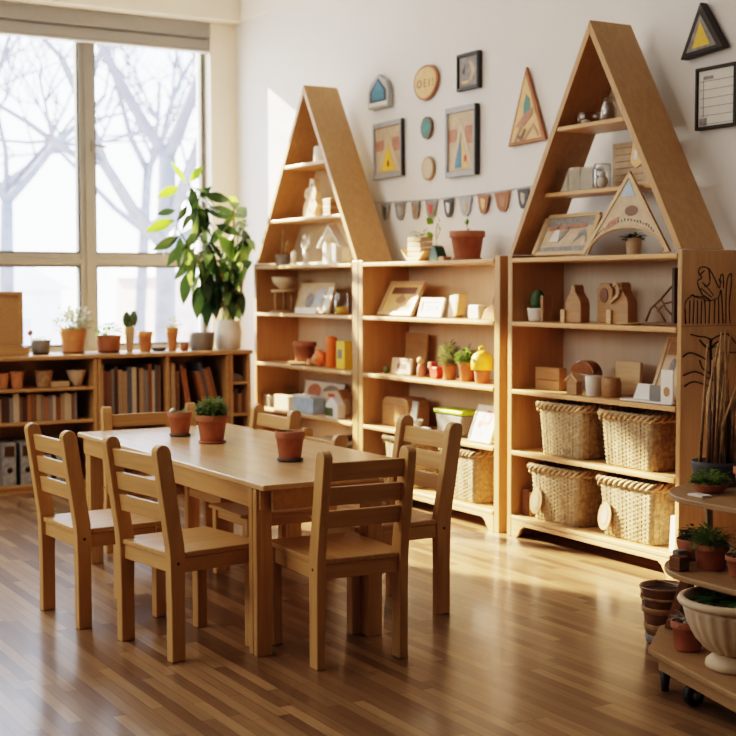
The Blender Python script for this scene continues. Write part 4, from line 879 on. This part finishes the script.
# big corner plant
t = thing('corner_houseplant', (.95, -.505, WT+.001), 'tall leafy houseplant in a large white pot in the window corner', 'plant')
MB().lathe([(.072, 0), (.08, .004), (.088, .10), (.075, .178), (.078, .188), (.07, .188), (.066, .17)], 30).build('pot', 'white', t); MB().lathe([(.068, .165), (.02, .172), (.001, .172)], 20).build('soil', 'soil', t)
st = MB()
for k, s in enumerate(STEMS):
    pts = [((.03*math.sin(k*2+i)) , y+.505, z-WT) for i, (y, z) in enumerate(s)]
    pts[0] = (0.01*math.sin(k*2), pts[0][1]+.01*math.cos(k*2), .165)
    fine = []
    for i in range(len(pts)-1):
        for u in (0, .33, .66): fine.append(tuple(pts[i][q]*(1-u)+pts[i+1][q]*u for q in range(3)))
    fine.append(pts[-1]); st.tube(fine, [.013-.009*i/len(fine) for i in range(len(fine))], 8)
st.build('stems', 'stem', t)
lv = {'big': MB(), 'leafbright': MB(), 'leaf': MB()}
for k, ((y0, z0), (y1, z1)) in enumerate(LEAVES):
    x0 = rnd.uniform(-.08, .08) if y1 < -.37 else -.10; dx = rnd.uniform(-.05, .05) if y1 < -.37 else -.06; p = (x0, y0+.505, z0-WT); d = (dx, y1-y0, z1-z0); L = math.sqrt(sum(q*q for q in d))
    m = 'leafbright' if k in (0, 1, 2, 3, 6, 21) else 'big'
    lv[m].leaf(p, d, L, L*.36 if k not in (7, 21, 22) else L*.6, rnd.uniform(0, .12), (1, rnd.uniform(-.7, .7), rnd.uniform(-.2, .8)))
for i in range(150):
    s = STEMS[i % 5]; j = rnd.randint(1, 3) if i % 3 else rnd.randint(2, 3); y, z = s[j]; u = rnd.random(); y2, z2 = s[j-1]; y = y*u+y2*(1-u); z = z*u+z2*(1-u)
    if z < 1.12: continue
    a = rnd.uniform(0, 6.28); d = Vector((math.cos(a)*.8, math.sin(a), rnd.uniform(-1.5, .2)))
    if y > -.56 or y+.24*d.y/d.length > -.36: d.y = -abs(d.y)
    lv['leaf' if i % 3 == 0 else 'big'].leaf((rnd.uniform(-.03, .03), y+.505, z-WT), d, rnd.uniform(.12, .22), rnd.uniform(.045, .075), rnd.uniform(.1, .5))
lv['big'].build('dark_leaves', 'big', t); lv['leafbright'].build('brighter_leaves', 'leafbright', t); lv['leaf'].build('leaves', 'leaf', t)  # a few leaves take the brighter green

# ------------------------------------------------------------------ books
ORD = ['first', 'second', 'third', 'fourth', 'fifth', 'sixth', 'seventh', 'eighth', 'ninth', 'tenth', 'eleventh', 'twelfth', 'thirteenth', 'fourteenth', 'fifteenth', 'sixteenth', 'seventeenth', 'eighteenth', 'nineteenth', 'twentieth', 'twenty-first', 'twenty-second', 'twenty-third', 'twenty-fourth', 'twenty-fifth', 'twenty-sixth']
BC = [('dark brown', (.075, .04, .025)), ('tan', (.38, .26, .16)), ('gray', (.22, .20, .19)), ('rust', (.22, .09, .045)), ('cream', (.55, .45, .33)), ('slate', (.10, .115, .14)), ('brown', (.20, .10, .055)), ('orange', (.34, .15, .06))]
for n_, c_ in BC: M['bk_'+n_] = mat('book_cover_'+n_.replace(' ', '_'), c_, .7, .12, 25)
bproto = {}
def book(y, z, w_, h, d, ci, label, group, lean=0, cat='book'):
    key = (round(w_, 3), ci)
    n_ = BC[ci][0]
    o = thing('book', (CX1-.035, y, z+.001), label, cat, group)
    o.rotation_euler = (lean, 0, 0)
    if key not in bproto:
        c = MB().box(-1, 0, 0, .0018, 0, 1).box(-1, 0, w_-.0018, w_, 0, 1).box(-.006, 0, .0018, w_-.0018, 0, 1)
        p = MB().box(-.985, -.008, .002, w_-.002, .012, .985)
        a = c.build('cover', 'bk_'+n_, o); b = p.build('pages', 'paper', o); bproto[key] = (a, b)
        a.scale = b.scale = (d, 1, h)
    else:
        for q in bproto[key]:
            c2 = q.copy(); col.objects.link(c2); c2.parent = o; c2.scale = (d, 1, h)
def row(y0, y1, z, hmin, hmax, where, group, lean_from=None, lean=0, seq=None):
    y = y0; i = 0
    while True:
        w_ = rnd.choice((.016, .022, .028)); ci = seq[i % len(seq)] if seq else rnd.randrange(8)
        h = rnd.uniform(hmin, hmax); ln = 0
        if lean_from is not None and i >= lean_from: ln = lean
        ext = hmax*math.sin(abs(ln))
        if y+w_+(ext if ln else 0) > y1 or i >= 26: break
        yy = y
        book(yy+(ext if ln > 0 else 0), z, w_, h, rnd.uniform(.17, .21), ci, f"{BC[ci][0]} spined book, {ORD[i]} from left {where}", group, ln)
        y += w_/math.cos(ln)+.0015; i += 1
row(-2.17, -1.50, .412, .135, .165, 'in the left low bookcase', 'books on the left low bookcase')
row(-1.432, -1.026, .398, .28, .342, 'in the bay behind the table', 'tall books in the left bay')
row(-.998, -.835, .398, .27, .33, 'under the gray planter', 'books in the bay below the gray planter', 3, R(9))
row(-.83, -.625, .398, .27, .335, 'leaning beneath the corner plant', 'leaning books at the bay end', 0, R(14))
for i, (y, wd_) in enumerate(((-.572, .02), (-.549, .024), (-.523, .02), (-.500, .018))): book(y, .40, wd_, (.13, .15, .12, .14)[i], .19, (2, 6, 1, 3)[i], f"{BC[(2, 6, 1, 3)[i]][0]} spined short book, {ORD[i]} from the left in the narrow end bookcase", 'books in the narrow end bookcase')
tag(MB().prism([(.0, 0), (.09, 0), (.08, .03), (.02, .055)], -.05, .05, 'X').build('gray_gadget', 'gray', bevel=.004, loc=(1.08, -.57, .601)), 'gray rounded gadget on the upper shelf of the narrow end bookcase', 'gadget')
# little pots and boxes over the left books
potted('tan_cup_pot', 1.06, -1.995, .606, .034, .09, 'tan cup-shaped pot at the far left above the books', 'terra2', cat='pot', lip=False)
potted('tan_cup_pot', 1.06, -1.915, .606, .042, .10, 'tan pot with a sprig, second from the left above the books', 'terra2', cat='pot', lip=False, leaf=(.04, .03, 30, .03, .01, 'leaf'))
potted('woven_gray_pot', 1.06, -1.755, .606, .052, .10, 'gray-brown woven pot in the middle above the books', 'stick', cat='pot', lip=False, taper=.8)
tag(MB().box(-.04, .04, -.055, .055, 0, .032).build('flat_tan_box', 'light', bevel=.003, loc=(1.06, -1.665, .607)), 'flat tan box between the woven pot and the white bowl above the books', 'box')
tag(MB().lathe([(.025, 0), (.03, .003), (.058, .085), (.062, .095), (.057, .095), (.026, .01)], 24).build('white_conical_bowl', 'ivory', loc=(1.06, -1.555, .607)), 'pale conical bowl at the right end above the books', 'bowl')
for i, y in enumerate((-1.99, -1.885, -1.78, -1.675)):
    t = thing('box_file', (CX1-.13, y, .046), ORD[i]+' from the left of the pale box files on the lowest shelf', 'file', 'box files on the lowest shelf')
    MB().box(-.10, .11, -.038, .038, 0, .25).build('body', 'printgray', t, .002); MB().tube([(.1095, 0, .09), (.112, 0, .09)], .016, 16).build('finger_hole', 'black', t); MB().box(.1105, .1115, -.028, .028, .17, .23).build('spine_label', 'darkbrown', t)

# ------------------------------------------------------------------ pictures on the wall (front of the wall is y = YW)
def wall_thing(name, x, z, label, cat, d=.004, group=None): return thing(name, (x, YW-d, z), label, cat, group)
def frame_rect(name, x0, x1, z0, z1, dep, fm, pm, label, fw_=.03, extra=None, side='framedark', rot=0):
    x, z = (x0+x1)/2, (z0+z1)/2; t = wall_thing(name, x, z, label, 'picture frame'); t.rotation_euler = (0, rot, 0)
    a, b = (x1-x0)/2, (z1-z0)/2
    f = MB(); f.box(-a, a, -dep, -.003, -b, -b+fw_); f.box(-a, a, -dep, -.003, b-fw_, b); f.box(-a, -a+fw_*.4, -dep, -.003, -b+fw_, b-fw_); f.box(a-fw_*.4, a, -dep, -.003, -b+fw_, b-fw_)
    f.build('frame', fm, t, .002); MB().box(a+.0002, a+.008, -dep+.002, -.003, -b, b).build('outer_edge', side, t); MB().box(-a-.006, -a-.0002, -dep+.002, -.003, -b, b).build('outer_edge', side, t)
    MB().box(-a+fw_*.4-.001, a-fw_*.4+.001, -dep+.012, -.004, -b+fw_-.001, b-fw_+.001).build('picture', pm, t)
    if extra: extra(t, a-fw_*.4, b-fw_, -dep+.012)
    return t
def tent(inner, off, fold=None):
    def g(t, a, b, y):
        flat(t, 'upper_band', [(-a, b*.55), (a, b*.55), (a, b*.9), (-a, b*.9)], y, 'print'); flat(t, 'red_band', [(a*.3, -b*.1), (a, -b*.1), (a, b*.5), (a*.3, b*.5)], y, 'printpink')
        flat(t, 'red_band', [(-a, 0), (-a*.35, 0), (-a*.35, b*.45), (-a, b*.45)], y, 'printpink')
        flat(t, 'tent', [(-a*.92, -b*.93), (a*.92, -b*.93), (off, b*.72)], y-.0013, 'ivory')
        flat(t, 'tent_inner', [(-a*.62, -b*.93), (a*.62, -b*.93), (off, b*.32)], y-.0026, 'tan')
        flat(t, 'tent_door', inner(a, b, off), y-.0039, 'blue' if fold else 'yellow'); flat(t, 'red_dot', ell(a*(.35 if fold else .02), -b*.6, .012, .02, 10), y-.0052, 'red')
    return g
frame_rect('tent_picture', 1.925, 2.235, 1.835, 2.165, .024, 'framegray', 'print', 'gray framed picture of a yellow tent, left of the two oval pictures', .03, tent(lambda a, b, o: [(-a*.5, -b*.9), (a*.5, -b*.9), (o, b*.15)], .0), rot=R(-1))
frame_rect('tent_picture', 2.715, 2.985, 1.79, 2.165, .032, 'framegray', 'print', 'gray framed picture of a blue tent, right of the two oval pictures', .03, tent(lambda a, b, o: [(-a*.5, -b*.9), (a*.05, -b*.9), (o, b*.3)], .0, True))
def sq(t, a, b, y):
    flat(t, 'gray_field', [(-a+.01, -b+.01), (a-.01, -b+.01), (a-.01, b-.01), (-a+.01, b-.01)], y, 'printgray'); flat(t, 'arc', [(.0, -b+.02), (.04, -b+.04), (.06, 0), (.04, b-.04), (.0, b-.02), (.03, 0)], y-.0013, 'print')
    flat(t, 'sketch', [(-a+.03, b-.08), (-a+.06, b-.04), (-a+.05, b-.10)], y-.0013, 'framedark'); flat(t, 'yellow_patch', [(-a+.03, -b+.02), (0, -b+.02), (0, -b+.035), (-a+.03, -b+.035)], y-.0013, 'tan')
frame_rect('square_picture', 2.815, 3.005, 2.245, 2.44, .028, 'framedark', 'gray', 'dark framed small gray picture, highest on the wall above the blue tent', .016, sq)
t = wall_thing('arched_picture', 2.0, 2.25, 'small pointed-arch frame with a blue inside, upper left on the wall', 'picture frame')
MB().prism([(-.115, 0), (.115, 0), (.115, .10), (.085, .15), (0, .20), (-.085, .15), (-.115, .10)], -.035, -.003, 'Y').build('frame', 'framegray', t, .003)
flat(t, 'inner_mat', [(-.09, .02), (.09, .02), (.09, .10), (0, .175), (-.09, .10)], -.0353, 'framedark'); flat(t, 'blue_arch', [(-.072, .045), (.072, .045), (.068, .10), (0, .16), (-.068, .10)], -.0366, 'blue'); flat(t, 'white_bar', [(-.10, .012), (.10, .012), (.10, .036), (-.10, .036)], -.0366, 'paper')
t = wall_thing('lettered_sign_plaque', 2.487, 2.337, 'egg-shaped tan plaque with brown letters and a rust rim', 'plaque')
def egg(a, b): return [(a*math.cos(q)*(1+.10*math.sin(q))+.008*math.sin(q), b*math.sin(q)) for q in [2*math.pi*i/32 for i in range(32)]]
MB().prism(egg(.122, .098), -.018, -.003, 'Y').build('rim', 'rust', t, .002); MB().prism(egg(.108, .085), -.0195, -.0182, 'Y').build('face', 'tan', t)
def text(s, size, loc, m, parent, rot=(R(90), 0, 0), name='lettering'):
    c = bpy.data.curves.new(name, 'FONT'); c.body = s; c.size = size; c.align_x = 'CENTER'; c.align_y = 'CENTER'; c.extrude = .0006; c.materials.append(M[m])
    tmp = bpy.data.objects.new('tmp', c); col.objects.link(tmp); me = bpy.data.meshes.new_from_object(tmp.evaluated_get(bpy.context.evaluated_depsgraph_get())); bpy.data.objects.remove(tmp)
    me.materials.clear(); me.materials.append(M[m]); o = bpy.data.objects.new(name, me); col.objects.link(o); o.parent = parent; o.location = loc; o.rotation_euler = rot; return o
text('O E I !', .064, (.0, -.0205, -.005), 'brown', t)
for (x, z, rx_, rz_, m, lb) in ((2.489, 2.087, .052, .056, 'teal', 'small green oval picture, upper of the two ovals between the tent pictures'), (2.505, 1.859, .054, .060, 'ivory', 'small cream oval picture, lower of the two ovals between the tent pictures')):
    t = wall_thing('oval_picture', x, z, lb, 'picture', group='oval pictures'); MB().prism(ell(0, 0, rx_*1.12, rz_*1.12, 28), -.014, -.003, 'Y').build('rim', 'mid' if m == 'ivory' else 'brown', t, .002); MB().prism(ell(0, 0, rx_*.92, rz_*.95, 28), -.0155, -.0142, 'Y').build('face', m, t)
t = wall_thing('triangular_picture', 3.425, 1.91, 'tall rust-framed triangular picture of a red bird beside the right triangle', 'picture frame')
tri = [(-.155, 0), (.155, 0.01), (-.005, .385)]
MB().prism(tri, -.02, -.003, 'Y').build('frame', 'rust', t, .002); flat(t, 'picture', [(-.128, .017), (.128, .026), (-.004, .345)], -.0203, 'tan')
flat(t, 'green_leaf', [(-.02, .15), (.0, .13), (.035, .17), (.03, .22), (.0, .25), (-.02, .2)], -.0216, 'teal'); flat(t, 'red_bird', [(-.09, .09), (-.02, .09), (.05, .14), (.06, .18), (-.02, .145)], -.0229, 'printpink')
flat(t, 'brown_stroke', [(-.10, .02), (-.08, .02), (-.03, .09), (-.05, .09)], -.0229, 'mid'); flat(t, 'brown_stroke', [(-.03, .02), (-.01, .02), (.06, .08), (.10, .03), (.11, .04), (.06, .10)], -.0229, 'mid'); flat(t, 'brown_stroke', [(-.08, .05), (-.07, .04), (-.04, .02), (.0, .07), (-.01, .08), (-.04, .045)], -.0242, 'brown')
t = wall_thing('triangular_picture', 4.668, 2.165, 'black framed triangular picture with a yellow centre, top right of the wall', 'picture frame')
MB().prism([(-.125, 0), (.125, .02), (-.01, .225)], -.045, -.003, 'Y').build('frame', 'framedark', t, .003); flat(t, 'silver_mat', [(-.088, .022), (.088, .034), (-.008, .175)], -.0453, 'printgray'); flat(t, 'yellow_triangle', [(-.05, .036), (.05, .042), (-.006, .145)], -.0466, 'yellow')
def pln(t, a, b, y):
    mb = MB()
    for k in range(6): z = b-.045-k*.036; mb.box(-a+.01, a-.01, y-.0016, y-.0003, z-.001, z+.001)
    mb.box(-a+.028, -a+.030, y-.0016, y-.0003, -b+.04, b-.03); mb.build('ruled_lines', 'gray', t)
    mb = MB(); mb.box(-a+.03, -a+.085, y-.0016, y-.0003, b-.038, b-.024); mb.box(-a+.006, -a+.05, y-.0016, y-.0003, -b+.004, -b+.036); mb.build('header_marks', 'printgray', t)
frame_rect('wall_planner'.replace('wall_', ''), 4.622, 4.842, 1.858, 2.118, .028, 'framedark', 'paper', 'black framed white lined planner board on the wall at the right edge', .013, pln)

# bunting
def catm(x): return 1.702-.055*math.sin(math.pi*min(1, max(0, (x-1.84)/1.72)))*.35
tag(MB().tube([(1.84+1.72*i/24, YW-.012, catm(1.84+1.72*i/24)) for i in range(25)], .002, 5).build('hanging_bunting_string', 'gray'), 'thin gray string of the pennant bunting along the shelf wall', 'string')
fl = [('printgray', 'framedark', 'faded gray pennant with dark marks'), ('printgray', 'framegray', 'gray pennant with a pale curl'), ('printgray', 'stick', 'gray-brown pennant with a pale scroll'), ('printgray', 'red', 'gray pennant with a red centre'), ('darkgray', 'paper', 'dark slate pennant with a white figure'), ('framegray', 'print', 'pale gray pennant with a sketch'), ('rust', 'tan', 'rust pennant with a tan leaf'), ('rust', 'mid', 'brown pennant with a tan shape'), ('darkgray', 'print', 'dark pennant half hidden by the triangle')]
for i, (m, m2, lb) in enumerate(fl):
    x = 2.03+i*.168; z = catm(x)-.002
    if i == 8: x = 3.385
    t = thing('hanging_pennant', (x, YW-.012, z), lb+', '+ORD[i]+' flag of the bunting', 'pennant', 'pennants of the bunting')
    w_ = .058 if i not in (6, 7) else .064; t.rotation_euler = (0, R((i*37 % 7)-3), R((i*53 % 21)-10))
    MB().prism([(-w_, -.003), (w_, -.003), (w_*.62, -.085), (w_*.2, -.105), (-w_*.3, -.103), (-w_*.65, -.08)], -.0015, .0015, 'Y').build('cloth', m, t); flat(t, 'motif', [(-w_*.4, -.02), (w_*.35, -.03), (w_*.3, -.07), (0, -.085), (-w_*.3, -.06)], -.0018, m2)

# drawings burnt into the side panel of the right bookcase
def drawing(name, lines, r, label):
    mb = MB()
    for ln in lines:
        pts = [(0, min(.018, y), z) for y, z in ln]; fine = [pts[0]]
        for i in range(len(pts)-1):
            p0 = Vector(pts[max(0, i-1)]); p1 = Vector(pts[i]); p2 = Vector(pts[i+1]); p3 = Vector(pts[min(len(pts)-1, i+2)])
            for u in (.25, .5, .75, 1): fine.append(tuple(.5*((2*p1)+(p2-p0)*u+(2*p0-5*p1+4*p2-p3)*u*u+(3*p1-p0-3*p2+p3)*u**3)))
        mb.tube(fine, r, 5)
    o = mb.build(name, 'black'); o.location = (4.8745, 0, 0); return tag(o, label, 'drawing')
drawing('castle_drawing', DRAW, .0017, 'black line drawing of plant-like towers high on the bookcase side panel')
drawing('palm_drawing', [[(y, max(z, .50)) for y, z in l] for l in PALM], .0026, 'black line drawing of a palm tree on the bookcase side panel')
tag(MB().box(4.873, 4.8742, -.299, .02, 1.0345, 1.0365).build('panel_joint', 'brown'), 'thin dark joint line across the bookcase side panel', 'joint')

# ------------------------------------------------------------------ plants on the trolley
g = 'pots on the plant trolley'
potted('shallow_potted_plant', 5.940, -1.190, .575, .058, .028, 'small-leaved green plant in a shallow terracotta bowl on the top trolley shelf', 'terra', False, .7, leaf=(.055, .04, 260, .02, .010, 'leaf'), group=g)
def sticks(t, h):
    mb = MB(); q = random.Random(3)
    for i in range(22):
        a = q.uniform(0, 6.28); r0 = q.uniform(.01, .07); x0, y0 = r0*math.cos(a), r0*math.sin(a); H = q.uniform(.30, .50)
        mb.tube([(x0, y0, h*.8), (x0*1.0+q.uniform(-.01, .02), y0*1.0+q.uniform(-.01, .01), H*.6), (x0*1.15+q.uniform(-.02, .04), y0*1.0+q.uniform(-.02, .03), H)], [.006, .005, .003], 6)
    mb.build('dry_sticks', 'stick', t)
    mb = MB()
    for i in range(9):
        a = q.uniform(0, 6.28); r0 = q.uniform(.02, .07); x0, y0 = r0*math.cos(a), r0*math.sin(a); H = q.uniform(.2, .4)
        mb.tube([(x0, y0, h*.8), (x0*.8, y0*.8, H)], [.007, .004], 6)
    mb.build('dark_sticks', 'brown', t)
potted('stick_planter', 5.838, -1.060, .575, .080, .075, 'dark gray planter full of tall dry sticks at the back of the top trolley shelf', 'darkgray', False, .85, extra=sticks, group=g)
potted('terracotta_pot', 6.055, -1.140, .575, .05, .085, 'plain terracotta pot at the right of the top trolley shelf', 'terra', cat='pot', group=g)
MBw = bx('thin_white_tile', 5.96, 6.02, -1.30, -1.26, .575, .006, 'paper', 'thin white tile on the top trolley shelf behind the shallow bowl', 'tile', bev=.001)
potted('potted_small_plant', 5.893, -1.212, .365, .050, .062, 'round terracotta pot with a small dark plant at the left of the middle trolley shelf', 'terra', False, .8, leaf=(.03, .05, 90, .026, .012, 'leafdark'), group=g)
potted('potted_grass_plant', 6.030, -1.270, .365, .052, .075, 'terracotta pot with spiky bright green grass-like leaves, centre of the middle trolley shelf', 'terra', leaf=(.034, .065, 260, .04, .007, 'leaf'), taper=.8, group=g)
bx('rounded_wooden_block', 5.885, 5.92, -1.29, -1.26, .365, .036, 'brown', 'small rounded brown block at the left front of the middle trolley shelf', 'block', bev=.01)
bx('square_wooden_block', 5.975, 6.02, -1.385, -1.345, .365, .042, 'brown', 'square brown wooden block at the front of the middle trolley shelf', 'block'); bx('pale_wooden_block', 5.935, 5.961, -1.335, -1.295, .365, .046, 'gray', 'pale gray block beside the square brown block on the trolley', 'block')
potted('potted_dark_plant', 6.150, -1.270, .365, .046, .06, 'small terracotta pot with a gray twiggy plant at the right of the middle shelf', 'terra', leaf=(.025, .07, 70, .02, .006, 'printgray'), group=g)
potted('black_plant_pot', 6.100, -1.040, .365, .05, .10, 'dark pot standing at the back of the middle trolley shelf', 'black', False, .85, cat='pot', leaf=(.05, .06, 60, .04, .012, 'leafdark'), group=g)
# fluted urn
t = thing('fluted_urn', (6.225, -1.365, .131), 'large cream fluted urn planter with dark leaves on the trolley base', 'planter')
MB().lathe([(.082, 0), (.088, .006), (.086, .020), (.068, .034), (.060, .042)], 40).build('foot', 'ivory', t)
MB().lathe([(.060, .0425), (.085, .052), (.118, .085), (.140, .125), (.150, .160), (.153, .172)], 96, flute=.022, nf=24).build('fluted_bowl', 'ivory', t)
MB().lathe([(.150, .1725), (.166, .178), (.171, .186), (.166, .195), (.152, .197), (.145, .185), (.14, .175)], 48).build('rim', 'ivory', t)
MB().lathe([(.144, .178), (.06, .183), (.001, .184)], 24).build('soil', 'soil', t)
foliage(t, .184, .085, .006, 70, .055, .04, 'leafdark', 'dark_leaves', .12, False); t.scale = (.95, .95, 1.02)
q_ = MB()
for i in range(90):
    a = rnd.uniform(0, 6.28); r0 = rnd.uniform(0, .05); q_.leaf((.06+r0*math.cos(a), -.03+r0*math.sin(a), .19), (math.cos(a), math.sin(a), .15), .025, .006, .2)
q_.build('moss_sprigs', 'leaf', t)
potted('potted_twiggy_plant', 6.015, -1.345, .131, .050, .086, 'terracotta pot with a white twiggy plant on the trolley base left of the urn', 'terra', taper=.78, leaf=(.035, .03, 50, .03, .008, 'framegray'), group=g)
# banded bucket on the floor
t = thing('banded_pail', (5.565, -1.02, .001), 'dark brown glossy pail with wooden bands on the floor behind the trolley', 'pail')
MB().lathe([(.058, 0), (.062, .004), (.090, .205), (.094, .21), (.090, .215), (.084, .21), (.058, .03), (.001, .028)], 36).build('body', 'amber', t)
for (z, m, hh) in ((.008, 'printgray', .03), (.052, 'stick', .026), (.118, 'mid', .022), (.168, 'stick', .010)):
    r0 = .062+(.028*z/.2); r1 = .062+(.028*(z+hh)/.2)
    MB().lathe([(r0+.0005, z), (r0+.003, z+.001), (r1+.003, z+hh-.001), (r1+.0005, z+hh)], 36).build('band', m, t)
MB().lathe([(.082, .195), (.04, .199), (.001, .2)], 24).build('soil', 'soil', t)
t.scale = (.90, .90, .92); MB().tube([(.09*math.cos(R(a)), .04, .215+.001*a*0) for a in range(0, 181, 15)], .002, 5).build('wire_handle', 'steel', t)
